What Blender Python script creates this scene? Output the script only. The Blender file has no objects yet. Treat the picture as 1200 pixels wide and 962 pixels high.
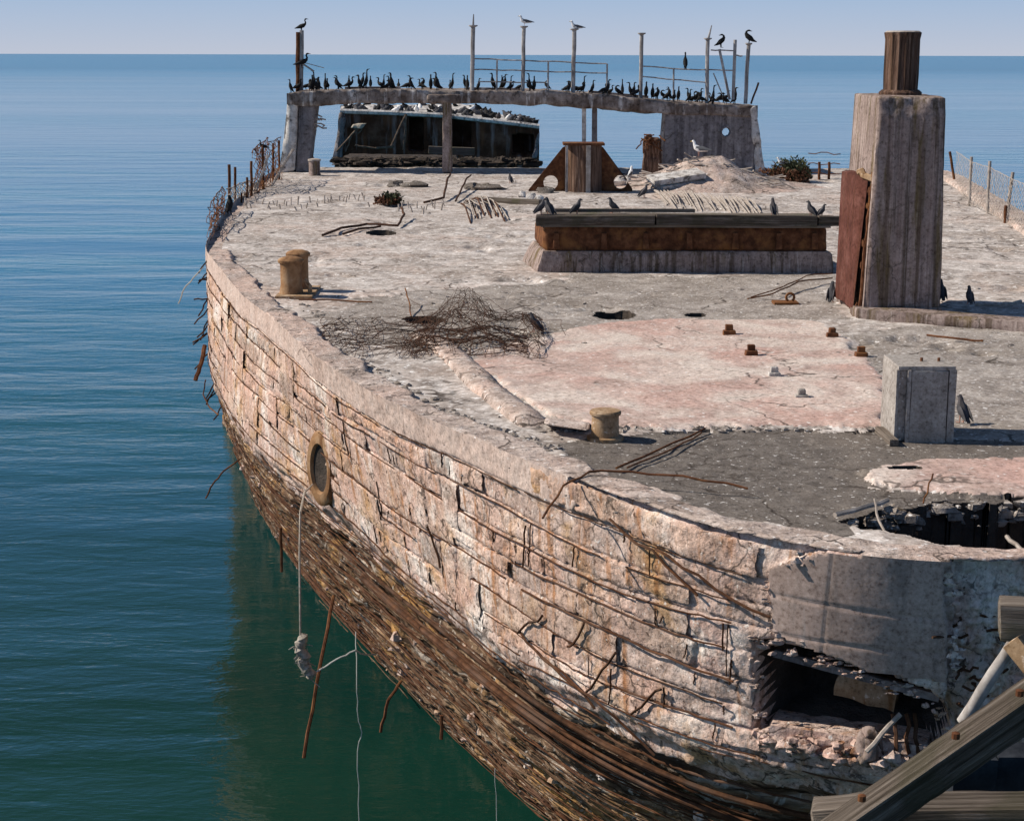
import bpy, bmesh, math, random
import numpy as np
from mathutils import Vector, Matrix
R = math.radians
rng = random.Random(7)
S = bpy.context.scene
COL = S.collection

# ------------------------------------------------------------------ camera
F = 2000.0                       # focal length in photo pixels (1200 wide)
CAMZ, DECK = 7.5, 4.5            # metres above the water
TH = math.atan(416.5 / F); ROLL = 0.0022
_f = Vector((0, math.cos(TH), -math.sin(TH))); _u0 = Vector((0, math.sin(TH), math.cos(TH))); _r0 = Vector((1, 0, 0))
_r = _r0 * math.cos(ROLL) + _u0 * math.sin(ROLL); _u = _u0 * math.cos(ROLL) - _r0 * math.sin(ROLL)
CAM = Vector((0, 0, CAMZ))
cd = bpy.data.cameras.new('camera'); cam = bpy.data.objects.new('camera', cd); COL.objects.link(cam)
cd.lens = 60.0; cd.sensor_width = 36.0; cd.clip_start = 0.1; cd.clip_end = 90000
m3 = Matrix((_r, _u, -_f)).transposed(); cam.matrix_world = Matrix.Translation(CAM) @ m3.to_4x4()
S.camera = cam

def ray(px, py): return _f + _r * ((px - 600) / F) + _u * ((481 - py) / F)
def G(px, py, z=DECK):
    d = ray(px, py); return CAM + d * ((z - CAMZ) / d.z)
def AT(px, py, Y):
    d = ray(px, py); return CAM + d * (Y / d.y)
def PX(p):
    v = Vector(p) - CAM; w = v.dot(_f); return 600 + F * v.dot(_r) / w, 481 - F * v.dot(_u) / w
def PXA(P):                      # arrays
    V = P - np.array(CAM); w = V @ np.array(_f)
    return 600 + F * (V @ np.array(_r)) / w, 481 - F * (V @ np.array(_u)) / w
def mpp(Y): return Y / F         # metres per photo pixel, about, at that distance

# ------------------------------------------------------------------ light
SUN_EL, SUN_AZ = R(39), R(8)    # azimuth measured from -X towards +Y
W = bpy.data.worlds.new('World'); S.world = W; W.use_nodes = True
nt = W.node_tree; nt.nodes.clear()
sk = nt.nodes.new('ShaderNodeTexSky'); sk.sky_type = 'NISHITA'; sk.sun_disc = False
sk.sun_elevation = SUN_EL; sk.sun_rotation = -(math.pi / 2 - SUN_AZ)
sk.altitude = 0; sk.air_density = 1.0; sk.dust_density = 0.6; sk.ozone_density = 3.0
bg = nt.nodes.new('ShaderNodeBackground'); bg.inputs[1].default_value = 0.062
# marine haze: the same pale blue all round the horizon, thinning out upwards
tc = nt.nodes.new('ShaderNodeTexCoord'); sp = nt.nodes.new('ShaderNodeSeparateXYZ'); nt.links.new(tc.outputs['Generated'], sp.inputs[0])
hr = nt.nodes.new('ShaderNodeValToRGB'); he = hr.color_ramp.elements; he[0].position = 0.0; he[0].color = (.95, .95, .95, 1); he[1].position = .45; he[1].color = (0, 0, 0, 1)
nt.links.new(sp.outputs['Z'], hr.inputs[0])
hc = nt.nodes.new('ShaderNodeValToRGB'); hc.color_ramp.elements[0].color = (8.1, 8.8, 10.5, 1); hc.color_ramp.elements[1].position = .16; hc.color_ramp.elements[1].color = (1.1, 4.9, 11.6, 1)
_e = hc.color_ramp.elements.new(.035); _e.color = (5.6, 7.8, 11.2, 1)
nt.links.new(sp.outputs['Z'], hc.inputs[0])
hm = nt.nodes.new('ShaderNodeMix'); hm.data_type = 'RGBA'; nt.links.new(hr.outputs[0], hm.inputs[0]); nt.links.new(sk.outputs[0], hm.inputs[6]); nt.links.new(hc.outputs[0], hm.inputs[7])
ow = nt.nodes.new('ShaderNodeOutputWorld'); nt.links.new(hm.outputs[2], bg.inputs[0]); nt.links.new(bg.outputs[0], ow.inputs[0])
sl = bpy.data.lights.new('sun', 'SUN'); so = bpy.data.objects.new('sun', sl); COL.objects.link(so)
sl.energy = 5.0; sl.angle = R(0.5); sl.color = (1.0, 0.91, 0.79)
sd = Vector((-math.cos(SUN_AZ) * math.cos(SUN_EL), math.sin(SUN_AZ) * math.cos(SUN_EL), math.sin(SUN_EL)))
so.rotation_euler = sd.to_track_quat('Z', 'Y').to_euler(); so.location = (-30, 20, 40)
vs = S.view_settings; vs.view_transform = 'Standard'; vs.look = 'None'; vs.gamma = 1; vs.exposure = 0.08; vs.use_curve_mapping = False

# ------------------------------------------------------------------ numpy noise
def _h(ix, iy, iz, seed):
    n = (ix * 374761393 + iy * 668265263 + iz * 2147483647 + seed * 1274126177) & 0xffffffff
    n = ((n ^ (n >> 13)) * 1274126177) & 0xffffffff
    return ((n ^ (n >> 16)) & 0xffff) / 65535.0
def vnoise(P, seed=0):
    P = np.asarray(P, dtype=np.float64); I = np.floor(P).astype(np.int64); f = P - I; f = f * f * (3 - 2 * f)
    out = 0
    for dx in (0, 1):
        for dy in (0, 1):
            for dz in (0, 1):
                w = (f[..., 0] if dx else 1 - f[..., 0]) * (f[..., 1] if dy else 1 - f[..., 1]) * (f[..., 2] if dz else 1 - f[..., 2])
                out = out + w * _h(I[..., 0] + dx, I[..., 1] + dy, I[..., 2] + dz, seed)
    return out * 2 - 1
def fbm(P, sc=1.0, oc=4, seed=0, gain=.5):
    P = np.asarray(P, dtype=np.float64) * sc; a = 1; t = 0; o = 0
    for k in range(oc):
        o = o + a * vnoise(P + 17.3 * k, seed + k); t += a; a *= gain; P = P * 2.03
    return o / t
def inpoly(x, y, poly):
    ins = np.zeros(np.shape(x), bool); n = len(poly); j = n - 1
    for i in range(n):
        xi, yi = poly[i]; xj, yj = poly[j]
        c = ((yi > y) != (yj > y)) & (x < (xj - xi) * (y - yi) / ((yj - yi) or 1e-9) + xi)
        ins ^= c; j = i
    return ins

# ------------------------------------------------------------------ materials
def _ramp(nt, stops):
    r = nt.nodes.new('ShaderNodeValToRGB'); cr = r.color_ramp
    while len(cr.elements) < len(stops): cr.elements.new(0.5)
    for e, (p, c) in zip(cr.elements, stops):
        e.position = p; e.color = (c[0], c[1], c[2], 1) if isinstance(c, tuple) else (c, c, c, 1)
    return r
def _noise(nt, vec, scale, detail=6, rough=.6, stretch=None, dist=0):
    n = nt.nodes.new('ShaderNodeTexNoise'); n.inputs['Scale'].default_value = scale; n.inputs['Detail'].default_value = detail
    n.inputs['Roughness'].default_value = rough; n.inputs['Distortion'].default_value = dist
    if stretch:
        mp = nt.nodes.new('ShaderNodeMapping'); mp.inputs['Scale'].default_value = stretch
        nt.links.new(vec, mp.inputs[0]); vec = mp.outputs[0]
    nt.links.new(vec, n.inputs['Vector']); return n.outputs[0]
def _mix(nt, fac, a, b, mode='MIX'):
    m = nt.nodes.new('ShaderNodeMix'); m.data_type = 'RGBA'; m.blend_type = mode
    for sock, v in ((m.inputs[0], fac), (m.inputs[6], a), (m.inputs[7], b)):
        if isinstance(v, (int, float)): sock.default_value = v
        elif isinstance(v, tuple): sock.default_value = (v[0], v[1], v[2], 1)
        else: nt.links.new(v, sock)
    return m.outputs[2]
MOTT = {'hull_concrete': 34, 'spalled_concrete': 34, 'rusted_underside': 0, 'coping_concrete': 38, 'grey_panel_concrete': 30, 'guano_deck_concrete': 13, 'worn_deck_concrete': 24, 'weathered_asphalt': 45, 'pink_slab_concrete': 24, 'ledge_concrete': 24, 'stain_and_shade_concrete': 22, 'deckhouse_concrete': 9, 'stained_beam_concrete': 8, 'guano_and_sunlit_concrete': 7, 'red_rust_plate': 18, 'ochre_painted_iron': 22, 'rotted_fluted_timber': 9, 'box_concrete': 30}   # scale of the fine mottling
CRACKS = {'guano_deck_concrete': (.75, .022, .85), 'worn_deck_concrete': (.9, .02, .85), 'pink_slab_concrete': (.8, .014, .8), 'weathered_asphalt': (.8, .014, .8), 'ledge_concrete': (2.2, .03, .85), 'hull_concrete': (3.2, .035, .8), 'spalled_concrete': (3.2, .035, .8), 'stain_and_shade_concrete': (1.5, .012, .7), 'deckhouse_concrete': (.8, .02, .8)}
def surf(name, cols, scale=2.5, tint=None, streak=None, specks=None, pits=None, rand=0.0, bump=.5, bdist=.02, rough=.9,
         coord='pos', stretch=None, fine=40, metal=0.0, tints=None, mott=0):
    m = bpy.data.materials.new(name); m.use_nodes = True; nt = m.node_tree; b = nt.nodes['Principled BSDF']
    b.inputs['Roughness'].default_value = rough; b.inputs['Metallic'].default_value = metal
    b.inputs['Specular IOR Level'].default_value = .08
    if coord == 'grain': v = nt.nodes.new('ShaderNodeAttribute'); v.attribute_name = 'grain'; v = v.outputs['Vector']
    elif coord == 'pos': v = nt.nodes.new('ShaderNodeNewGeometry').outputs['Position']
    else: v = nt.nodes.new('ShaderNodeTexCoord').outputs['Object']
    a = _noise(nt, v, scale, 8, .68, stretch)
    n = len(cols); rp = _ramp(nt, [(.3 + .4 * i / max(1, n - 1), c) for i, c in enumerate(cols)])
    nt.links.new(a, rp.inputs[0]); c = rp.outputs[0]
    for i, (tc, ts, lo, hi, am) in enumerate((tints or []) + ([tint] if tint else [])):
        t = _noise(nt, v, ts, 6, .6, dist=.4 + i * .3); r2 = _ramp(nt, [(lo, 0.0), (hi, am)]); nt.links.new(t, r2.inputs[0])
        c = _mix(nt, r2.outputs[0], c, tc)
    for (sc, st, lo, hi, am) in (streak or []):
        t = _noise(nt, v, 1.0, 5, .6, st); r2 = _ramp(nt, [(lo, 0.0), (hi, am)]); nt.links.new(t, r2.inputs[0])
        c = _mix(nt, r2.outputs[0], c, sc)
    if pits:
        pc, ps, lo, hi, am = pits
        t = _noise(nt, v, ps, 5, .7); r2 = _ramp(nt, [(lo, am), (hi, 0.0)]); nt.links.new(t, r2.inputs[0])
        c = _mix(nt, r2.outputs[0], c, pc)
    if specks:
        pc, ps, lo, hi, am = specks
        t = _noise(nt, v, ps, 3, .55); r2 = _ramp(nt, [(lo, 0.0), (hi, am)]); nt.links.new(t, r2.inputs[0])
        c = _mix(nt, r2.outputs[0], c, pc)
    cracks = CRACKS.get(name)
    if cracks:
        wv_ = nt.nodes.new('ShaderNodeTexNoise'); wv_.inputs['Scale'].default_value = cracks[0] * 1.6; wv_.inputs['Detail'].default_value = 5; nt.links.new(v, wv_.inputs['Vector'])
        av = nt.nodes.new('ShaderNodeVectorMath'); av.operation = 'MULTIPLY_ADD'; nt.links.new(wv_.outputs['Color'], av.inputs[0]); av.inputs[1].default_value = (.9 / cracks[0],) * 3; nt.links.new(v, av.inputs[2])
        vo = nt.nodes.new('ShaderNodeTexVoronoi'); vo.feature = 'DISTANCE_TO_EDGE'; vo.inputs['Scale'].default_value = cracks[0]; nt.links.new(av.outputs[0], vo.inputs['Vector'])
        r4 = _ramp(nt, [(cracks[1] * .4, 1.0), (cracks[1], 0.0)]); nt.links.new(vo.outputs['Distance'], r4.inputs[0])
        bn = _noise(nt, v, cracks[0] * .8, 3, .5); r6 = _ramp(nt, [(.45, 0.0), (.58, cracks[2])]); nt.links.new(bn, r6.inputs[0])
        mm = nt.nodes.new('ShaderNodeMath'); mm.operation = 'MULTIPLY'; nt.links.new(r4.outputs[0], mm.inputs[0]); nt.links.new(r6.outputs[0], mm.inputs[1])
        c = _mix(nt, mm.outputs[0], c, (.06, .048, .04))
    if rand:
        oi = nt.nodes.new('ShaderNodeObjectInfo'); r3 = _ramp(nt, [(0, (1 - rand, 1 - rand, 1 - rand)), (.35, (1, .97, .93)), (.7, (1 + rand * .3, 1 - .1 * rand, 1 - rand * .3)), (1, (1 + rand * .5, 1 + rand * .5, 1 + rand * .5))])
        nt.links.new(oi.outputs['Random'], r3.inputs[0]); c = _mix(nt, 1.0, c, r3.outputs[0], 'MULTIPLY')
    mott = mott or MOTT.get(name, 0)
    if mott:
        t = _noise(nt, v, mott, 4, .75, stretch); r2 = _ramp(nt, [(.33, (.50, .47, .45)), (.47, (.95, .94, .93)), (.56, (1.04, 1.04, 1.04)), (.66, (1.25, 1.25, 1.26))]); nt.links.new(t, r2.inputs[0]); c = _mix(nt, 1.0, c, r2.outputs[0], 'MULTIPLY')
    nt.links.new(c, b.inputs['Base Color'])
    f2 = _noise(nt, v, fine, 6, .65, stretch)
    ad = nt.nodes.new('ShaderNodeMath'); ad.operation = 'MULTIPLY_ADD'; ad.inputs[1].default_value = .45
    nt.links.new(f2, ad.inputs[0]); nt.links.new(a, ad.inputs[2])
    bp = nt.nodes.new('ShaderNodeBump'); bp.inputs['Strength'].default_value = bump; bp.inputs['Distance'].default_value = bdist
    nt.links.new(ad.outputs[0], bp.inputs['Height']); nt.links.new(bp.outputs[0], b.inputs['Normal'])
    return m

WHT = (.80, .77, .74)
M = {}
M['hull'] = surf('hull_concrete', [(.27, .195, .165), (.47, .36, .31), (.63, .50, .44), (.75, .665, .61)], 3.2,
    tints=[((.72, .45, .37), 1.1, .45, .62, .65), ((.82, .76, .70), 1.1, .53, .64, .9), ((.52, .31, .13), 1.4, .53, .65, .7), ((.30, .24, .20), 2.3, .58, .68, .6)],
    streak=[((.36, .16, .06), (9, 9, .7), .53, .68, .8), ((.12, .09, .075), (16, 16, .9), .62, .72, .7)],
    specks=((.82, .79, .75), 22, .64, .70, .8), pits=((.10, .065, .05), 15, .35, .42, .9), bump=.9, bdist=.035, fine=26)
M['block'] = surf('spalled_concrete', [(.28, .205, .17), (.49, .37, .31), (.66, .51, .43), (.77, .67, .60)], 3.4,
    tints=[((.66, .45, .385), 1.3, .45, .62, .6), ((.84, .79, .74), 1.1, .53, .64, .9), ((.54, .33, .15), 1.4, .53, .65, .7), ((.30, .24, .20), 2.3, .58, .68, .6)],
    streak=[((.38, .17, .06), (9, 9, .7), .54, .68, .8), ((.12, .09, .08), (18, 18, 1.1), .64, .72, .65)],
    specks=((.84, .81, .77), 24, .64, .70, .8), pits=((.10, .065, .05), 16, .35, .42, .9), rand=.22, bump=.9, bdist=.035, fine=28)
M['under'] = surf('rusted_underside', [(.05, .033, .025), (.17, .105, .068), (.36, .25, .165), (.56, .46, .37)], 5, coord='grain', stretch=(.45, 5.0, 3),
    tints=[((.50, .27, .09), 1.1, .50, .62, .8), ((.05, .034, .028), .9, .52, .62, .8)], streak=[((.035, .022, .016), (.7, 14, 3), .54, .60, .9), ((.62, .53, .45), (1.1, 16, 4), .59, .66, .75)],
    pits=((.02, .012, .01), 9, .34, .42, .85), specks=((.66, .60, .53), 14, .62, .68, .7), bump=1.0, bdist=.05, fine=9)
M['coping'] = surf('coping_concrete', [(.42, .31, .26), (.56, .43, .37), (.66, .53, .47)], 3.0,
    tints=[((.62, .50, .44), 1.5, .45, .6, .5)], streak=[((.25, .18, .15), (20, 20, .5), .58, .7, .55), ((.70, .64, .59), (11, 11, .6), .58, .72, .5)],
    specks=(WHT, 26, .66, .72, .7), bump=.4, bdist=.015)
M['panel'] = surf('grey_panel_concrete', [(.38, .28, .235), (.47, .355, .305), (.54, .425, .37)], 2.2,
    streak=[((.20, .17, .155), (7, 7, .4), .54, .68, .55), ((.48, .44, .42), (13, 13, .5), .60, .72, .4)], specks=((.5, .46, .44), 30, .68, .73, .5), bump=.25, bdist=.01)
M['deck'] = surf('guano_deck_concrete', [(.18, .152, .137), (.39, .345, .315), (.55, .50, .467), (.67, .625, .595)], 2.6,
    tints=[((.30, .25, .215), .9, .50, .64, .7), ((.74, .70, .67), .8, .54, .68, .6), ((.56, .44, .38), .4, .50, .64, .5)], streak=[((.16, .13, .11), (3.0, 1.6, 1), .60, .70, .7)],
    specks=((.86, .84, .82), 14, .58, .66, .85), pits=((.13, .105, .09), 5.5, .34, .44, .8), bump=.5, bdist=.03, fine=30)
M['worn'] = surf('worn_deck_concrete', [(.20, .175, .155), (.30, .265, .24), (.40, .36, .33), (.52, .48, .45)], 3.2,
    tints=[((.24, .205, .175), .7, .46, .62, .6)], specks=((.80, .78, .76), 20, .615, .66, .9), pits=((.10, .085, .075), 9, .32, .40, .8), bump=.7, bdist=.03)
M['asphalt'] = surf('weathered_asphalt', [(.105, .09, .08), (.165, .145, .13), (.24, .215, .195)], 6.0,
    tints=[((.21, .18, .155), .8, .48, .64, .6)], specks=((.70, .68, .66), 22, .645, .69, .9), pits=((.05, .045, .042), 24, .34, .42, .8), bump=.8, bdist=.02, fine=70)
M['pink'] = surf('pink_slab_concrete', [(.36, .27, .235), (.50, .375, .33), (.60, .475, .425)], 2.6,
    tints=[((.56, .36, .31), .9, .46, .62, .7), ((.66, .58, .52), .7, .47, .60, .85)],
    specks=((.80, .77, .74), 17, .62, .68, .75), pits=((.22, .17, .15), 15, .30, .37, .75), bump=.5, bdist=.02)
M['ledge'] = surf('ledge_concrete', [(.26, .205, .175), (.42, .34, .30), (.57, .48, .43), (.68, .59, .54)], 4.0,
    tints=[((.60, .44, .37), 1.0, .46, .60, .7), ((.27, .22, .19), 1.6, .54, .64, .7)], specks=((.82, .79, .77), 20, .62, .68, .8), pits=((.10, .08, .07), 9, .35, .43, .9), bump=.8, bdist=.035)
M['tower'] = surf('stain_and_shade_concrete', [(.20, .153, .138), (.31, .243, .218), (.42, .343, .312)], 2.0,
    streak=[((.13, .095, .04), (5, 5, .55), .53, .62, .85), ((.10, .072, .05), (11, 11, .16), .52, .59, .8), ((.20, .15, .135), (19, 19, .25), .52, .64, .7), ((.60, .54, .51), (17, 17, .3), .58, .70, .5)],  # narrow upright streaks paint board-groove shade among the real stains
    pits=((.10, .075, .06), 9, .30, .38, .7), bump=.5, bdist=.02)
M['house'] = surf('deckhouse_concrete', [(.17, .155, .16), (.24, .22, .225), (.33, .305, .30)], 2.0,
    streak=[((.09, .08, .085), (6, 6, .3), .50, .64, .75), ((.52, .49, .48), (9, 9, .35), .58, .70, .55)], pits=((.06, .05, .045), 5, .32, .42, .7), bump=.5, bdist=.03)
M['beam'] = surf('stained_beam_concrete', [(.13, .10, .085), (.26, .215, .19), (.46, .41, .38)], 2.2,
    streak=[((.10, .07, .055), (3, 3, 1.2), .48, .62, .8), ((.70, .67, .65), (6, 6, .8), .56, .68, .75)], pits=((.05, .04, .035), 5, .34, .44, .85), bump=.7, bdist=.04)
M['white'] = surf('guano_and_sunlit_concrete', [(.36, .33, .31), (.62, .59, .56), (.78, .76, .74)], 3, pits=((.08, .065, .06), 4, .36, .46, .9), bump=.8, bdist=.05)
M['rust'] = surf('rusted_steel', [(.045, .02, .012), (.12, .05, .025), (.22, .10, .05)], 9, tints=[((.26, .12, .045), 3, .52, .64, .7)], bump=.5, bdist=.01, rough=.85)
M['rebar'] = surf('rusted_rebar', [(.03, .017, .012), (.075, .036, .02), (.15, .075, .04)], 8, tints=[((.13, .09, .07), 2, .5, .62, .5)], bump=.4, bdist=.006, rough=.85, rand=.3)
M['cream'] = surf('cream_worn_concrete', [(.24, .205, .165), (.42, .37, .30), (.55, .49, .41)], 4, pits=((.12, .10, .08), 10, .34, .42, .8), specks=((.7, .67, .6), 22, .62, .68, .7), bump=.7, bdist=.03)
M['wood2'] = surf('brown_bent_timber', [(.06, .04, .03), (.14, .10, .075), (.26, .20, .155)], 6, bump=.3, bdist=.01)
M['rustring'] = surf('orange_rusted_iron', [(.13, .065, .035), (.32, .18, .09), (.46, .31, .19)], 5, streak=[((.14, .06, .025), (10, 10, 1.2), .52, .64, .8)], bump=.5, bdist=.01, rough=.8)
M['net'] = surf('dark_rusted_mesh', [(.03, .02, .016), (.07, .038, .026), (.13, .065, .04)], 8, bump=.2, bdist=.004)
M['strand'] = surf('pale_rusted_strand', [(.06, .035, .022), (.17, .10, .06), (.34, .24, .165)], 3.5, bump=.3, bdist=.006, rand=.2)
M['redrust'] = surf('red_rust_plate', [(.06, .024, .018), (.115, .044, .033), (.17, .075, .06)], 3, streak=[((.09, .035, .02), (12, 12, .8), .54, .66, .7), ((.45, .33, .28), (9, 9, .7), .62, .74, .5)], bump=.4, bdist=.01, rough=.8)
M['ochre'] = surf('ochre_painted_iron', [(.22, .135, .07), (.37, .25, .15), (.48, .37, .26)], 4, streak=[((.20, .09, .03), (12, 12, 1), .52, .66, .8)], specks=((.60, .53, .45), 22, .63, .70, .7), bump=.4, bdist=.01, rough=.75)
M['wood'] = surf('weathered_timber', [(.07, .055, .045), (.17, .14, .115), (.30, .26, .22)], 1.0, coord='obj', stretch=(1.4, 50, 50),
    tints=[((.10, .10, .055), 2.2, .52, .68, .6)], pits=((.05, .04, .03), 3, .30, .38, .6), bump=.8, bdist=.012, fine=3)
M['greenwood'] = surf('mossy_timber', [(.022, .017, .013), (.07, .056, .044), (.14, .115, .095), (.27, .235, .205)], 1.0, coord='obj', stretch=(1.4, 55, 55), tints=[((.055, .052, .03), 2.5, .52, .64, .5)], pits=((.012, .011, .009), 1.0, .30, .40, .9), bump=1.0, bdist=.015, fine=3)
M['vwood'] = surf('rotted_fluted_timber', [(.05, .03, .022), (.15, .09, .065), (.30, .21, .16)], 1.0, stretch=(18, 18, 1.2),
    streak=[((.04, .025, .018), (22, 22, .8), .50, .60, .85), ((.36, .22, .13), (8, 8, .7), .58, .70, .5)], bump=.9, bdist=.02, fine=3)
M['dark'] = surf('dark_and_shade_concrete', [(.035, .03, .027), (.07, .058, .05), (.13, .10, .08)], 3, bump=.8, bdist=.05)  # shade inside hollows put into the colour; also serves dark rubble
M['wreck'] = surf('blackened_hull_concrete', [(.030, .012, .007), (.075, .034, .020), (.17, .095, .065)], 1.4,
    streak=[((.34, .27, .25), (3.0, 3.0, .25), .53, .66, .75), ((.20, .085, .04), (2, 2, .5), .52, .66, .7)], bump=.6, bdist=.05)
M['stick'] = surf('bleached_stick', [(.20, .17, .145), (.38, .33, .29), (.55, .50, .46)], 9, bump=.3, bdist=.005)
M['pole'] = surf('streaked_galvanised_pole', [(.20, .19, .19), (.34, .32, .31), (.55, .53, .51)], 5, streak=[((.10, .085, .08), (8, 8, 1.2), .5, .64, .7)], bump=.2, bdist=.005, rough=.6)
M['rope'] = surf('frayed_rope', [(.20, .17, .14), (.36, .32, .27), (.52, .48, .43)], 30, bump=.8, bdist=.01)
M['string'] = surf('pale_string', [(.45, .46, .43), (.65, .65, .60)], 20, bump=.2, bdist=.002)
M['black'] = surf('black_plumage', [(.010, .010, .011), (.020, .019, .019), (.040, .037, .034)], 14, bump=.2, bdist=.005, rough=.7, coord='obj')
M['pigeon'] = surf('slate_plumage', [(.035, .036, .042), (.075, .076, .085), (.13, .13, .145)], 12, bump=.2, bdist=.004, rough=.7, coord='obj', rand=.3)
M['gullw'] = surf('white_plumage', [(.70, .70, .70), (.82, .82, .82)], 8, bump=.1, bdist=.004, rough=.8, coord='obj')
M['gullg'] = surf('slate_wing', [(.07, .075, .085), (.12, .125, .14)], 8, bump=.1, bdist=.004, rough=.8, coord='obj')
M['bill'] = surf('yellow_bill', [(.55, .36, .05), (.62, .42, .08)], 8, bump=.05, rough=.5, coord='obj')
M['leg'] = surf('dull_pink_leg', [(.40, .22, .17), (.48, .28, .22)], 8, bump=.05, rough=.6, coord='obj')
M['leaf'] = surf('scrub_leaf', [(.035, .045, .022), (.07, .08, .045), (.13, .13, .08)], 9, bump=.2, bdist=.01)
M['leafr'] = surf('dry_red_scrub', [(.07, .035, .022), (.14, .07, .045), (.20, .12, .08)], 9, bump=.2, bdist=.01)
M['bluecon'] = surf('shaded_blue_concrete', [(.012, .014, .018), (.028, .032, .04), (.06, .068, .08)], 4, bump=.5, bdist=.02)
M['pipe'] = surf('scuffed_white_pipe', [(.22, .20, .18), (.36, .33, .31), (.52, .49, .46)], 9, streak=[((.16, .12, .09), (15, 15, 2), .55, .68, .6)], bump=.2, bdist=.004, rough=.6)

# ------------------------------------------------------------------ object helpers
WL = {}
def link(o, parent=None, base=(0, 0, 0)):
    COL.objects.link(o)
    if parent is not None: o.parent = parent
    WL[o.name] = Vector(base); return o
def tag(o, label=None, cat=None, group=None, kind=None):
    if label: o['label'] = label
    if cat: o['category'] = cat
    if group: o['group'] = group
    if kind: o['kind'] = kind
    return o
def thing(name, label, cat, loc, group=None):
    o = bpy.data.objects.new(name, None); o.empty_display_size = .2; o.location = loc
    link(o, None, loc); return tag(o, label, cat, group)
def npmesh(name, V, Q, mat, parent=None, smooth=True, grain=None):
    base = WL[parent.name] if parent is not None else Vector((0, 0, 0))
    V = np.asarray(V, dtype=np.float32) - np.array(base, dtype=np.float32); Q = np.asarray(Q, dtype=np.int32)
    used = np.unique(Q); rm = np.zeros(len(V), np.int32); rm[used] = np.arange(len(used)); V = V[used]; Q = rm[Q]
    me = bpy.data.meshes.new(name); k = Q.shape[1]
    me.vertices.add(len(V)); me.vertices.foreach_set('co', V.ravel())
    me.loops.add(Q.size); me.loops.foreach_set('vertex_index', Q.ravel())
    me.polygons.add(len(Q)); me.polygons.foreach_set('loop_start', np.arange(0, Q.size, k, dtype=np.int32))
    me.update(calc_edges=True); me.validate()
    me.materials.append(M[mat] if isinstance(mat, str) else mat)
    if grain is not None: me.attributes.new('grain', 'FLOAT_VECTOR', 'POINT').data.foreach_set('vector', np.asarray(grain, dtype=np.float32)[used].ravel())
    if smooth: me.polygons.foreach_set('use_smooth', np.ones(len(Q), bool))
    o = bpy.data.objects.new(name, me); return link(o, parent, base)
def gridq(nr, nc):
    i = np.arange(nr * nc).reshape(nr, nc)
    return np.stack([i[:-1, :-1].ravel(), i[:-1, 1:].ravel(), i[1:, 1:].ravel(), i[1:, :-1].ravel()], 1)

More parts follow.
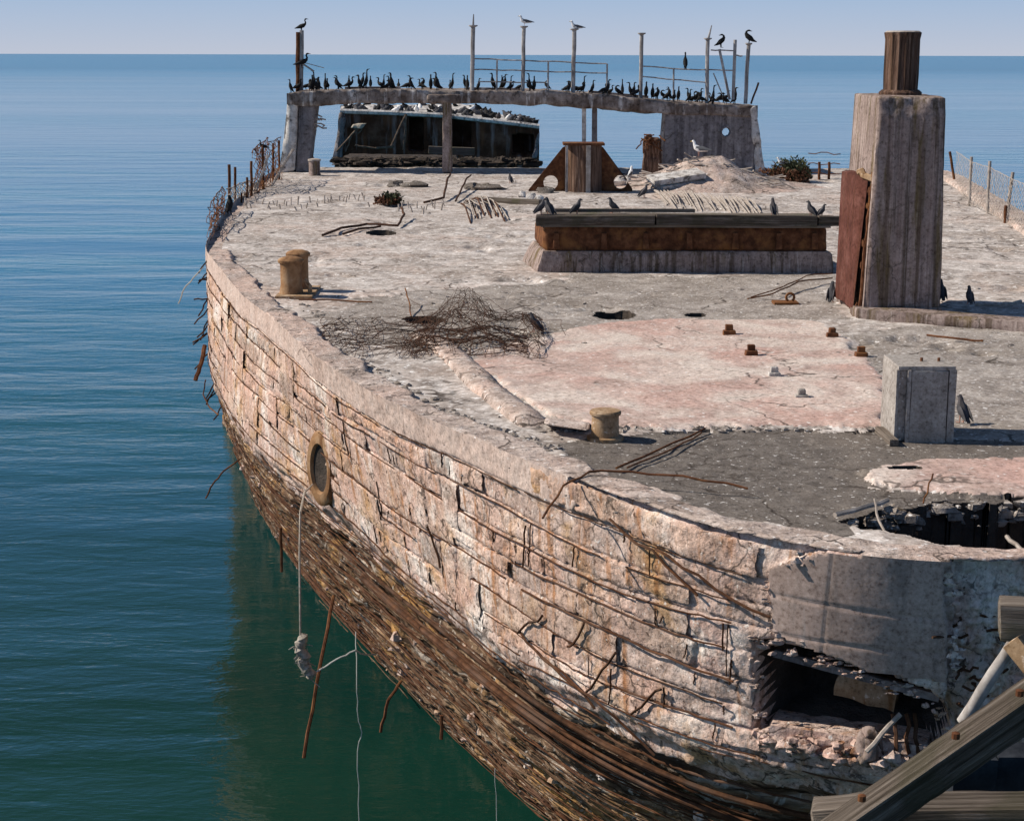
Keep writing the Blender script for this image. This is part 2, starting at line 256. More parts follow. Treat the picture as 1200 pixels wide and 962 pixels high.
class MB:
    def __init__(s): s.v = []; s.f = []
    def add(s, vs, fs):
        n = len(s.v); s.v += [tuple(p) for p in vs]; s.f += [tuple(i + n for i in f) for f in fs]; return s
    def tube(s, pts, r, n=6, cap=True):
        pts = [Vector(p) for p in pts]; rs = r if isinstance(r, (list, tuple)) else [r] * len(pts)
        vs, fs = [], []; a = None
        for i, p in enumerate(pts):
            t = (pts[min(i + 1, len(pts) - 1)] - pts[max(i - 1, 0)])
            if t.length < 1e-9: t = Vector((0, 0, 1))
            t.normalize()
            if a is None: a = t.orthogonal().normalized()
            a = (a - t * a.dot(t))
            a = a.normalized() if a.length > 1e-6 else t.orthogonal().normalized()
            b = t.cross(a)
            for k in range(n):
                q = 2 * math.pi * k / n; vs.append(p + (a * math.cos(q) + b * math.sin(q)) * rs[i])
        for i in range(len(pts) - 1):
            for k in range(n):
                k2 = (k + 1) % n; fs.append((i * n + k, i * n + k2, (i + 1) * n + k2, (i + 1) * n + k))
        if cap: fs.append(tuple(range(n - 1, -1, -1))); fs.append(tuple((len(pts) - 1) * n + k for k in range(n)))
        return s.add(vs, fs)
    def lathe(s, c, prof, n=20, flute=0, nf=0):
        c = Vector(c); vs, fs = [], []
        for (r, z) in prof:
            for k in range(n):
                q = 2 * math.pi * k / n; rr = r * (1 + flute * math.cos(nf * q) if nf else 1); vs.append(c + Vector((rr * math.cos(q), rr * math.sin(q), z)))
        for i in range(len(prof) - 1):
            for k in range(n):
                k2 = (k + 1) % n; fs.append((i * n + k, i * n + k2, (i + 1) * n + k2, (i + 1) * n + k))
        fs.append(tuple(range(n - 1, -1, -1))); fs.append(tuple((len(prof) - 1) * n + k for k in range(n)))
        return s.add(vs, fs)
    def hexa(s, b, t):
        """box from 4 bottom and 4 top corners"""
        return s.add(list(b) + list(t), [(3, 2, 1, 0), (4, 5, 6, 7), (0, 1, 5, 4), (1, 2, 6, 5), (2, 3, 7, 6), (3, 0, 4, 7)])
    def box(s, c, sx, sy, sz, rz=0):
        c = Vector(c); m = Matrix.Rotation(rz, 3, 'Z')
        q = [c + m @ Vector((x * sx / 2, y * sy / 2, z)) for z in (0, sz) for x, y in ((-1, -1), (1, -1), (1, 1), (-1, 1))]
        return s.hexa(q[:4], q[4:])
    def blob(s, c, rx, ry, rz, seed=0, n=8, amp=.25):
        vs, fs = [], []; c = Vector(c); rg = random.Random(seed)
        for i in range(n // 2 + 1):
            th = math.pi * i / (n // 2)
            for k in range(n):
                q = 2 * math.pi * k / n; j = 1 + rg.uniform(-amp, amp)
                vs.append(c + Vector((rx * math.sin(th) * math.cos(q) * j, ry * math.sin(th) * math.sin(q) * j, rz * math.cos(th) * j)))
        for i in range(n // 2):
            for k in range(n):
                k2 = (k + 1) % n; fs.append((i * n + k, (i + 1) * n + k, (i + 1) * n + k2, i * n + k2))
        return s.add(vs, fs)
    def build(s, name, mat, parent=None, smooth=True):
        base = WL[parent.name] if parent is not None else Vector((0, 0, 0))
        me = bpy.data.meshes.new(name); me.from_pydata([tuple(Vector(p) - base) for p in s.v], [], s.f); me.update()
        me.materials.append(M[mat])
        if smooth:
            me.polygons.foreach_set('use_smooth', [True] * len(me.polygons))
            try: me.set_sharp_from_angle(angle=R(40))
            except Exception: pass
        o = bpy.data.objects.new(name, me); return link(o, parent, base)

def rough_hexa(name, b, t, mat, parent=None, step=.05, amp=.012, sc=6, seed=0, chip=.03, extra=None):
    """a hexahedron (4 bottom, 4 top corners) with gridded, worn faces and chipped edges"""
    b = [np.array(p, float) for p in b]; t = [np.array(p, float) for p in t]
    def tri(u, v, w):
        u, v, w = u[..., None], v[..., None], w[..., None]
        lo = (b[0] * (1 - u) + b[1] * u) * (1 - v) + (b[3] * (1 - u) + b[2] * u) * v
        hi = (t[0] * (1 - u) + t[1] * u) * (1 - v) + (t[3] * (1 - u) + t[2] * u) * v
        return lo * (1 - w) + hi * w
    L = [np.linalg.norm(b[1] - b[0]), np.linalg.norm(b[3] - b[0]), np.linalg.norm(t[0] - b[0])]
    N = [max(2, int(math.ceil(l / step))) for l in L]
    Vs, Qs, off = [], [], 0
    cen = tri(np.array(.5), np.array(.5), np.array(.5))
    for ax in range(3):
        o1, o2 = [k for k in range(3) if k != ax]
        g1, g2 = np.meshgrid(np.linspace(0, 1, N[o1] + 1), np.linspace(0, 1, N[o2] + 1), indexing='ij')
        for side in (0., 1.):
            c = [None] * 3; c[ax] = np.full_like(g1, side); c[o1] = g1; c[o2] = g2
            P = tri(*c)
            # edge wear: pull points near two faces inwards
            d = np.stack([np.minimum(c[k], 1 - c[k]) * L[k] for k in range(3)], -1); d.sort(-1)
            e = np.clip(1 - d[..., 1] / max(chip * 1.6, 1e-6), 0, 1) ** 2
            nz = fbm(P, sc, 4, seed); ch = chip * (.35 + .65 * np.clip(fbm(P, 2.2, 3, seed + 9) * 2 + .3, 0, 1.5))
            dirv = P - cen; sdir = dirv.copy(); dirv /= (np.linalg.norm(dirv, axis=-1, keepdims=True) + 1e-9)
            P = P + dirv * (amp * nz)[..., None] - dirv * (e * ch)[..., None]
            if extra is not None: P = extra(P, ax, side, c)
            q = gridq(*g1.shape) + off
            Vs.append(P.reshape(-1, 3)); Qs.append(q[:, ::-1] if (side == 1) ^ (ax == 1) else q); off += P.shape[0] * P.shape[1]
    return npmesh(name, np.concatenate(Vs), np.concatenate(Qs), mat, parent)

def beam(name, p0, p1, w, h, mat, parent=None, roll=0, seed=0, amp=.006, step=.06):
    """a timber with its own local X along the grain"""
    p0, p1 = Vector(p0), Vector(p1); L = (p1 - p0).length
    q = (p1 - p0).to_track_quat('X', 'Z'); mw = Matrix.Translation(p0) @ q.to_matrix().to_4x4() @ Matrix.Rotation(roll, 4, 'X')
    o = rough_hexa(name, [(0, -w / 2, -h / 2), (L, -w / 2, -h / 2), (L, w / 2, -h / 2), (0, w / 2, -h / 2)],
                   [(0, -w / 2, h / 2), (L, -w / 2, h / 2), (L, w / 2, h / 2), (0, w / 2, h / 2)], mat, None, step, amp, 9, seed, .012)
    if parent is not None:
        o.parent = parent; o.matrix_parent_inverse = Matrix.Identity(4)
        mw = Matrix.Translation(-WL[parent.name]) @ mw
    o.matrix_basis = mw
    return o
def wob(p0, p1, n=6, a=.02, seed=0, sag=0):
    rg = random.Random(seed); p0, p1 = Vector(p0), Vector(p1); out = []
    for i in range(n + 1):
        f = i / n; k = 0 if i in (0, n) else 1
        out.append(p0.lerp(p1, f) + Vector((rg.uniform(-a, a), rg.uniform(-a, a), rg.uniform(-a, a) - sag * 4 * f * (1 - f))) * k)
    return out

# ================================================================== SEA
def make_water():
    m = bpy.data.materials.new('sea_water'); m.use_nodes = True; nt = m.node_tree; b = nt.nodes['Principled BSDF']
    b.inputs['Roughness'].default_value = .06; b.inputs['IOR'].default_value = 1.333
    pos = nt.nodes.new('ShaderNodeNewGeometry').outputs['Position']
    big = _noise(nt, pos, 1.0, 6, .62, (.005, .035, .03), .6); mid = _noise(nt, pos, 1.0, 4, .6, (.03, .11, .11))
    r = _ramp(nt, [(.35, (.004, .026, .019)), (.55, (.005, .033, .023)), (.7, (.006, .040, .027))]); nt.links.new(mid, r.inputs[0])
    # green by the ship, painted bluer with distance in place of reflected sky
    sy = nt.nodes.new('ShaderNodeSeparateXYZ'); nt.links.new(pos, sy.inputs[0])
    mr = nt.nodes.new('ShaderNodeMapRange'); mr.interpolation_type = 'SMOOTHSTEP'; nt.links.new(sy.outputs['Y'], mr.inputs[0]); mr.inputs[1].default_value = 14; mr.inputs[2].default_value = 75
    rr_ = nt.nodes.new('ShaderNodeMapRange'); nt.links.new(sy.outputs['Y'], rr_.inputs[0]); rr_.inputs[1].default_value = 40; rr_.inputs[2].default_value = 900; rr_.inputs[3].default_value = .05; rr_.inputs[4].default_value = .18; nt.links.new(rr_.outputs[0], b.inputs['Roughness'])
    r5 = _ramp(nt, [(.38, (.007, .090, .155)), (.50, (.011, .130, .215)), (.60, (.017, .175, .265))]); nt.links.new(big, r5.inputs[0])
    nt.links.new(_mix(nt, mr.outputs[0], r.outputs[0], r5.outputs[0]), b.inputs['Base Color'])
    n1 = _noise(nt, pos, 1.0, 5, .6, (.55, 1.5, 1), .3); n2 = _noise(nt, pos, 1.0, 4, .55, (3.0, 6.0, 1)); n3 = _noise(nt, pos, 1.0, 3, .5, (.10, .35, 1))
    def madd(a, k, c):
        x = nt.nodes.new('ShaderNodeMath'); x.operation = 'MULTIPLY_ADD'; nt.links.new(a, x.inputs[0]); x.inputs[1].default_value = k
        if c is None: x.inputs[2].default_value = 0
        else: nt.links.new(c, x.inputs[2])
        return x.outputs[0]
    hgt = madd(n1, .22, madd(n2, .045, madd(n3, .7, None)))
    bp = nt.nodes.new('ShaderNodeBump'); bp.inputs['Distance'].default_value = .5
    rs = _ramp(nt, [(.40, .13), (.60, .60)]); nt.links.new(big, rs.inputs[0]); nt.links.new(rs.outputs[0], bp.inputs['Strength'])
    nt.links.new(hgt, bp.inputs['Height']); nt.links.new(bp.outputs[0], b.inputs['Normal'])
    return m
M['sea'] = make_water()
sea = MB().add([(-40000, -60, 0), (40000, -60, 0), (40000, 60000, 0), (-40000, 60000, 0)], [(0, 1, 2, 3)]).build('sea', 'sea', smooth=False)
tag(sea, kind='structure')

# ================================================================== SHIP: curves round the stern
LEDGE = DECK + .07
def dense(pts, n=1500, sm=60):
    """polyline -> evenly spaced, smoothed curve"""
    P = np.array([tuple(p) for p in pts], float); d = np.concatenate([[0], np.cumsum(np.linalg.norm(np.diff(P, axis=0), axis=1))])
    s = np.linspace(0, d[-1], n); Q = np.stack([np.interp(s, d, P[:, k]) for k in range(3)], 1)
    w = np.hanning(2 * sm + 1); w /= w.sum()
    E = np.concatenate([2 * Q[0] - Q[sm:0:-1], Q, 2 * Q[-1] - Q[-2:-sm - 2:-1]])
    return np.stack([np.convolve(E[:, k], w, 'valid') for k in range(3)], 1)
deck_px = [(238, 290), (251, 306), (285, 348), (324, 376), (365, 415), (402, 440), (457, 473), (513, 495), (570, 518), (620, 543), (693, 570), (806, 612), (893, 636), (963, 650), (1074, 661), (1200, 668)]
C0 = [Vector((-6.35, 52, LEDGE)), Vector((-6.2, 45, LEDGE)), Vector((-5.95, 39, LEDGE)), Vector((-5.5, 32.5, LEDGE)), Vector((-5.05, 28.6, LEDGE))] + [G(x, y, LEDGE) for x, y in deck_px] + [Vector((3.55, 9.82, LEDGE))]
ZK = 2.9
def zk(x): return 2.9 + .13 * min(1, max(0, (x - 420) / 540)) ** 1.3
kn_px = [(242, 425), (262, 470), (290, 512), (320, 540), (367, 577), (423, 622), (460, 656), (523, 702), (576, 748), (650, 797), (720, 836), (800, 868), (880, 894), (960, 916)]
C1 = [Vector((-6.35, 52, ZK)), Vector((-6.2, 45, ZK)), Vector((-5.9, 38, ZK)), Vector((-5.4, 31.5, ZK))] + [G(x, y, zk(x)) for x, y in kn_px] + [Vector((3.5, 9.94, 3.03))]
wa_px = [(258, 490), (290, 560), (330, 640), (375, 695), (415, 740), (470, 800), (520, 850), (580, 905), (640, 960)]
C2 = [Vector((-6.5, 52, 0)), Vector((-6.4, 42, 0))] + [G(x, y, 0) for x, y in wa_px] + [Vector((1.5, 14.1, 0)), Vector((3.4, 13.2, 0))]
def norm_curve(C):
    D = dense(C)[::-1]                         # from the stern tip forward
    d = np.concatenate([[0], np.cumsum(np.linalg.norm(np.diff(D, axis=0), axis=1))])
    s1 = np.interp(34.0, D[:, 1][np.argsort(D[:, 1])], d[np.argsort(D[:, 1])])
    return D, d / s1, s1
K0, K1, K2 = norm_curve(C0), norm_curve(C1), norm_curve(C2)
def cur(K, t): return np.stack([np.interp(t, K[1], K[0][:, k]) for k in range(3)], -1)
TMAX = min(K0[1][-1], K1[1][-1], K2[1][-1]); ARC = K0[2]
def S0(t, v):
    """hull surface: v 0..1 wall, 1..2 turning under to the water, above 2 below water"""
    t = np.asarray(t, float); v = np.asarray(v, float); t, v = np.broadcast_arrays(t, v)
    a, b, c = cur(K0, t), cur(K1, t), cur(K2, t)
    w = np.clip(v, 0, 1)[..., None]; x = np.clip(v - 1, 0, 1.3)[..., None]
    wall = a * (1 - w) + b * w
    out = c - b; lo = b + out * x
    bulge = np.array([0, 0, -1.0]) * .0 + (a - b) * 0
    lo = lo + (b - a) * (x * (1 - x) * .55) * (x < 1)        # leaves the wall gently, then turns in
    return np.where(v[..., None] <= 1, wall, lo) + bulge
def SN(t, v, e=2e-3):
    dt = S0(np.asarray(t) + e, v) - S0(np.asarray(t) - e, v); dv = S0(t, np.asarray(v) + e * 4) - S0(t, np.asarray(v) - e * 4)
    n = np.cross(dt, dv); n /= np.linalg.norm(n, axis=-1, keepdims=True) + 1e-12
    return n
_tt = SN(np.array([.5]), np.array([.5]))[0]
TCOP = None
NS = 1.0 if _tt[0] < 0 else -1.0                              # make normals point outwards (to -X on this side)
VC = [.03, .17, .29, .41, .53, .65, .77, .885, 1.0]                # courses of the wall
def course_v(v, t): return v + .012 * np.sin(t * 23 + v * 40) + .006 * np.sin(t * 71 + v * 13)
open_px = [(884, 752), (960, 772), (1040, 796), (1085, 815), (1106, 838), (1112, 872), (1085, 884), (1000, 874), (930, 862), (886, 854)]
panel_px = [(900, 664), (962, 646), (1115, 656), (1121, 690), (1117, 800), (1010, 786), (906, 742)]
rough_px = [(1112, 668), (1230, 656), (1230, 900), (1130, 880), (1108, 830)]

_q = np.linspace(.02, .6, 900); TCOP = float(_q[np.argmin(np.abs(PXA(S0(_q, np.full(900, .1)))[0] - 655))])
def whole(P, t): return t + .012 * fbm(P, 3, 4, 88) > TCOP
def polydist(x, y, poly):
    d = np.full(np.shape(x), 1e9)
    for i in range(len(poly)):
        (x0, y0), (x1, y1) = poly[i - 1], poly[i]; L2 = (x1 - x0) ** 2 + (y1 - y0) ** 2; f = np.clip(((x - x0) * (x1 - x0) + (y - y0) * (y1 - y0)) / L2, 0, 1); d = np.minimum(d, np.hypot(x - x0 - f * (x1 - x0), y - y0 - f * (y1 - y0)))
    return np.where(inpoly(x, y, poly), d, -d)
def hull_point(t, v, seed=3):
    P = S0(t, v); N = SN(t, v) * NS
    px, py = PXA(P)
    wx = px + 8 * fbm(P, 4, 2, 5); wy = py + 6 * fbm(P, 4, 2, 6)
    wall = (v <= 1.0)
    d = .012 * fbm(P, 3, 4, seed) + .014 * fbm(P, 14, 4, seed + 3)
    # recessed courses below the coping, flaking
    cp = whole(P, t); k = np.where(cp, np.clip((v - .165) / .02, 0, 1), 1.0) * wall
    d = d - np.where(cp | ~wall, 0, .05 * np.clip(1 - v / .10, 0, 1) ** 2 * (1 + fbm(P, 4, 4, 19))) + np.where(cp | ~wall, 0, .02 * fbm(P, 6, 4, 29))
    d = d - .022 * k * (1 + .6 * fbm(P, 4, 3, 11))
    for c in VC[1:-1]:
        d = d - .022 * np.exp(-((v - course_v(c, t)) / .006) ** 2) * wall
    # board seams on the coping
    s = t * ARC; d = d - (.007 * np.exp(-(((s / .145 + .3 * np.sin(s)) % 1 - .5) / .05) ** 2)) * (v < .165) * cp * np.clip(fbm(P, .7, 2, 41) * 3 + .8, 0, 1)
    # the turn of the hull: torn, ridged, with steps where ribs lie
    lo = np.clip((v - 1.0) / .05, 0, 1)
    rd = 1 - np.abs(fbm(np.stack([P[..., 0] * 1 + P[..., 2] * .6, P[..., 1] * 1, P[..., 2] * 2.0], -1), 2.6, 4, 31)) * 2.4
    A = np.stack([t * ARC * .8, v * 22, 0 * t], -1); r2_ = 1 - np.abs(fbm(A, 1, 3, 39)) * 2.2
    d = d + lo * (.03 * rd + .05 * r2_ + .02 * fbm(P, 8, 4, 33) - .05 - .20 * np.clip(fbm(A * np.array([1, .45, 1]), .8, 4, 37) - .20, 0, .5))
    for c, h in ((1.10, .06), (1.17, .05), (1.36, .05), (1.55, .04)):
        d = d - lo * h * np.exp(-((v - c - .02 * np.sin(t * 30)) / .018) ** 2)
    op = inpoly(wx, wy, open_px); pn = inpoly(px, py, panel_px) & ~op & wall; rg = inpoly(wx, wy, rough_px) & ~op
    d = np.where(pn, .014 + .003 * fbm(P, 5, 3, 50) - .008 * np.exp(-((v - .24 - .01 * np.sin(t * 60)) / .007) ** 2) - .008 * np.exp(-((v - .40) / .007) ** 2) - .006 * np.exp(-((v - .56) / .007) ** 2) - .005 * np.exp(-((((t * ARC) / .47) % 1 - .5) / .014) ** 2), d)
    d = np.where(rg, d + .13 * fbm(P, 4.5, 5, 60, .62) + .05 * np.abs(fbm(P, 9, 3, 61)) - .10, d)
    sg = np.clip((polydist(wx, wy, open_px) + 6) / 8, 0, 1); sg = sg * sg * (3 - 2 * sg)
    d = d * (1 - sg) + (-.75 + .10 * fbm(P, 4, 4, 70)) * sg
    return P + N * d[..., None], sg > .35, pn, cp

ship = thing('concrete_ship', 'huge derelict concrete ship with crumbling hull and bird-stained deck, moored in the sea', 'ship', (1.8, 28, 0))
# stations spaced with the distance
ts = [0.0]
while ts[-1] < TMAX - .002:
    y = float(cur(K0, np.array([ts[-1]]))[0][1]); ts.append(ts[-1] + .00125 * y / ARC if y < 31 else ts[-1] + .006 * y / ARC)
ts = np.array(ts)
vw = np.linspace(.0, 1.0, 104); vl = np.concatenate([np.linspace(1.008, 2.0, 130), np.linspace(2.03, 2.3, 5)])
vv = np.concatenate([vw, vl]); Tg, Vg = np.meshgrid(ts, vv, indexing='ij')
HP, OP, PN, CP = hull_point(Tg, Vg)
Q = gridq(*Tg.shape)
if NS < 0: Q = Q[:, ::-1]
fv = Vg.ravel()[Q].mean(1); fo = OP.ravel()[Q].sum(1) >= 2; fp = PN.ravel()[Q].sum(1) >= 3
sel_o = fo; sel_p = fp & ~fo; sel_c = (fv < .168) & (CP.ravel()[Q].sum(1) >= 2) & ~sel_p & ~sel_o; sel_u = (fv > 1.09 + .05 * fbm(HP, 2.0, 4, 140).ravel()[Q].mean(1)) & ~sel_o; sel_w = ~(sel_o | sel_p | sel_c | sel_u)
HV = HP.reshape(-1, 3)
hull_o = npmesh('hull', HV, Q[sel_w], 'hull', ship)
npmesh('coping_band', HV, Q[sel_c], 'coping', ship)
npmesh('concrete_panel', HV, Q[sel_p], 'panel', ship)
npmesh('hull_opening', HV, Q[sel_o], 'dark', ship)  # dark colour carries the shade inside the opening
npmesh('hull_underside', HV, Q[sel_u], 'under', ship, grain=np.stack([Tg * ARC, Vg * 3.2, HP[..., 2] * .2], -1).reshape(-1, 3))

# starboard side, seen only from elsewhere
SB = dense([Vector((3.55, 9.82, LEDGE)), Vector((4.6, 10.3, LEDGE)), Vector((5.9, 12.6, LEDGE)), Vector((7.3, 18, LEDGE)), G(1215, 268, LEDGE) + Vector((.25, 0, 0)), G(1112, 205, LEDGE) + Vector((.3, 0, 0)), Vector((11.3, 52, LEDGE))], 400, 14)
sbv = np.linspace(0, 1, 30); sbg = []
axis = np.array([2.4, 30, 0])
for k in sbv:
    q = SB.copy(); q[:, 2] = LEDGE + (-.6 - LEDGE) * k; inw = np.clip(k - .35, 0, 1) * np.clip((36 - q[:, 1]) / 22, 0, 1) * 3.2
    q[:, 0] -= inw * .75; q[:, 1] += inw * .65; q = q + (.03 * fbm(q, 3, 4, 77))[:, None]; sbg.append(q)
sbg = np.array(sbg).transpose(1, 0, 2); npmesh('hull', sbg.reshape(-1, 3), gridq(*sbg.shape[:2]), 'hull', ship)

# ------------------------------------------------------------------ ledge (waterway) along the deck edge
t2 = np.array([t for t in ts]); e0 = cur(K0, t2); tang = np.gradient(e0, axis=0); tang /= np.linalg.norm(tang, axis=1, keepdims=True)
inn = np.stack([tang[:, 1], -tang[:, 0], np.zeros(len(t2))], 1)
if inn[len(inn) // 2][0] < 0: inn = -inn
LW = .33
prof = [(0, 0)] + [(x, 0.0) for x in np.linspace(.012, LW - .03, 26)] + [(LW, -.02), (LW + .02, -.10)]
hull_top = HP[:, 0, :]
lg = []
for i, (x, z) in enumerate(prof):
    p = e0 + inn * x + np.array([0, 0, z]); wv = fbm(p, 2.2, 3, 90)
    p = p + inn * (.16 * wv)[:, None] * (x / LW) + np.array([0, 0, 1.0]) * (.018 * fbm(p, 6, 4, 91) + .02 * fbm(p, 1.3, 3, 92))[:, None] * (1 if 0 < i else 0)
    if i == 0: p = hull_top
    fall = np.clip((e0[:, 1] - 25.5) / 2.0, 0, 1)
    p = p - np.array([0, 0, 1.0]) * (fall * (.085 + .03 * wv))[:, None] * (1 if i else 0)
    lg.append(p)
lg = np.array(lg).transpose(1, 0, 2); lq = gridq(*lg.shape[:2])
npmesh('deck_ledge', lg.reshape(-1, 3), lq if NS > 0 else lq[:, ::-1], 'ledge', ship)
# fix facing if needed
sl_ = []
for x, z in [(0, 0), (.1, .01), (.3, 0), (.5, 0), (.53, -.1)]:
    n_ = np.gradient(SB, axis=0); n_ /= np.linalg.norm(n_, axis=1, keepdims=True); i_ = np.stack([-n_[:, 1], n_[:, 0], 0 * n_[:, 0]], 1)
    p = SB + i_ * x + np.array([0, 0, z]); sl_.append(p + np.array([0, 0, 1.]) * (.015 * fbm(p, 3, 3, 3))[:, None] * (x > 0))
sl_ = np.array(sl_).transpose(1, 0, 2); npmesh('deck_ledge', sl_.reshape(-1, 3), gridq(*sl_.shape[:2])[:, ::-1], 'ledge', ship)

# ------------------------------------------------------------------ deck as one height field, split by what it is made of
DEND = 46.6
ys = [9.95]
while ys[-1] < DEND: ys.append(ys[-1] + .0021 * ys[-1])
ys = np.array(ys); NCOL = 430
port = e0[np.argsort(e0[:, 1])]; sbs = SB[np.argsort(SB[:, 1])]
xl = np.interp(ys, port[:, 1], port[:, 0]) + .25; xr = np.interp(ys, sbs[:, 1], sbs[:, 0]) - .25
xr = np.maximum(xr, xl + .05)
# finer columns where the photograph looks (x/y within the frame)
u = np.linspace(0, 1, NCOL); X = xl[:, None] * (1 - u) + xr[:, None] * u; Y = np.repeat(ys[:, None], NCOL, 1)
P0 = np.stack([X, Y, np.full_like(X, DECK)], -1)
def gp(lst): return [(G(x, y).x, G(x, y).y) for x, y in lst]
n1 = fbm(P0, 2.5, 4, 101); n2 = fbm(P0, 9, 4, 103)
xw = X + .12 * n1 + .07 * n2; yw = Y + .20 * fbm(P0, 2.5, 4, 105) + .10 * fbm(P0, 9, 3, 106)
pinkP = gp([(640, 394), (700, 380), (760, 375), (870, 374), (955, 377), (985, 396), (1020, 428), (1045, 465), (1042, 501), (900, 501), (760, 504), (690, 499), (650, 490), (600, 462), (545, 425), (590, 405)])
asphP = gp([(655, 520), (740, 508), (820, 505), (1040, 503), (1110, 515), (1240, 522), (1240, 541), (1120, 541), (1045, 546), (1012, 556), (1020, 572), (1060, 580), (1240, 586), (1240, 592), (1090, 592), (1030, 603), (990, 622), (940, 622), (850, 600), (760, 572), (690, 548)])
paleP = gp([(1012, 552), (1060, 543), (1130, 540), (1250, 538), (1250, 582), (1150, 584), (1060, 577), (1020, 568)])
holeP = gp([(985, 610), (1035, 597), (1085, 590), (1130, 586), (1260, 588), (1260, 652), (1160, 645), (1080, 632), (1020, 618)])
def ell(cx, cy, rx, ry): return gp([(cx + rx * math.cos(a * math.pi / 8), cy + ry * math.sin(a * math.pi / 8)) for a in range(16)])
small = [ell(497, 375, 24, 4.5), ell(720, 369, 24, 5), ell(447, 273, 17, 3), ell(815, 369, 12, 2.2), ell(1060, 553, 20, 2.0)]
wornP = gp([(570, 335), (700, 322), (975, 322), (985, 372), (880, 385), (640, 400), (470, 420), (370, 372), (420, 352)])
wornP2 = gp([(985, 395), (1100, 378), (1250, 395), (1250, 520), (1120, 512), (1050, 500), (1040, 450)])
pk = inpoly(xw, yw, pinkP); asf = inpoly(xw, yw, asphP) & ~pk; pl = inpoly(xw, yw, paleP); ho = inpoly(X + .10 * n1 + .06 * n2, Y + .22 * fbm(P0, 2.5, 4, 107) + .08 * n2, holeP)
sm_ = np.zeros_like(ho)
for q in small: sm_ |= inpoly(X + .03 * n2, Y + .05 * n1, q)
wn = (inpoly(X + .5 * n1, Y + .9 * fbm(P0, .8, 4, 109) + .3 * n2, wornP) | inpoly(X + .3 * n1, Y + .4 * fbm(P0, .8, 4, 110), wornP2)) & ~pk & ~asf & ~pl
Z = DECK + .020 * fbm(P0, 1.2, 4, 111) + .016 * fbm(P0, 7, 4, 113)
pot = fbm(P0, 1.7, 5, 115); Z = Z - .05 * np.clip(pot - .28, 0, .2) / .2 * (Y > 17)
Z = np.where(asf, DECK - .012 + .012 * fbm(P0, 9, 4, 117), Z)
Z = np.where(pk, DECK + .032 * np.clip((17.5 - Y) / 2.5, .15, 1) + .012 * fbm(P0, 4, 4, 119) + .008 * fbm(P0, 14, 3, 120), Z)
Z = np.where(pl, DECK + .03 + .012 * fbm(P0, 6, 4, 121), Z)
for _ in range(2):
    Z[1:-1, 1:-1] = (Z[1:-1, 1:-1] * 2 + Z[:-2, 1:-1] + Z[2:, 1:-1] + Z[1:-1, :-2] + Z[1:-1, 2:]) / 6
gr = np.zeros_like(pk)
for a_, b_ in ((1, 0), (2, 0), (3, 0), (0, 1), (0, -1)): gr |= np.roll(np.roll(pk, -a_, 0), b_, 1)
gr &= asf & (fbm(P0, 2.0, 3, 130) > -.42); Z = np.where(gr, DECK - .085, Z)
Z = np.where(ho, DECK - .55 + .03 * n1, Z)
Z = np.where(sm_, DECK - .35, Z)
DV = np.stack([X, Y, Z], -1).reshape(-1, 3); DQ = gridq(*X.shape)
fm = lambda m: m.ravel()[DQ].sum(1) >= 2
h_ = (ho | sm_).ravel()[DQ].any(1); p_ = fm(pk) & ~h_; a_ = fm(asf) & ~h_ & ~p_; l_ = fm(pl) & ~(h_ | p_ | a_); w_ = fm(wn) & ~(h_ | p_ | a_ | l_)
npmesh('deck', DV, DQ[~(h_ | p_ | a_ | l_ | w_)], 'deck', ship)
npmesh('worn_deck', DV, DQ[w_], 'worn', ship)
npmesh('deck_slab', DV, DQ[p_], 'pink', ship)['label'] = 'raised pinkish concrete slab'
npmesh('asphalt_layer', DV, DQ[a_], 'asphalt', ship)
npmesh('deck_slab', DV, DQ[l_], 'pink', ship)['label'] = 'pale broken slab beside the dark deck hole'
npmesh('deck_hole', DV, DQ[h_ & fm(ho)], 'dark', ship)  # deck holes coloured dark for the shade within
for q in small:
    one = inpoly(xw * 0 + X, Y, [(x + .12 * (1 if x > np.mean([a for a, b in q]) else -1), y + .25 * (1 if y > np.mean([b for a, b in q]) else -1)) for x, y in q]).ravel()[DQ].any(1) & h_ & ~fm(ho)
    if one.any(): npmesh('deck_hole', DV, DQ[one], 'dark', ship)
# torn forward end of the deck
fe = np.stack([X[-1], Y[-1], Z[-1]], -1); rows = [fe] + [fe + np.array([0, .15 * 0, -k]) + (.06 * fbm(fe + k, 3, 3, 8))[:, None] * np.array([0, 1, 0]) for k in np.linspace(.1, 5, 20)]
fr = np.array(rows); npmesh('broken_deck_end', fr.reshape(-1, 3), gridq(*fr.shape[:2])[:, ::-1], 'dark', ship)

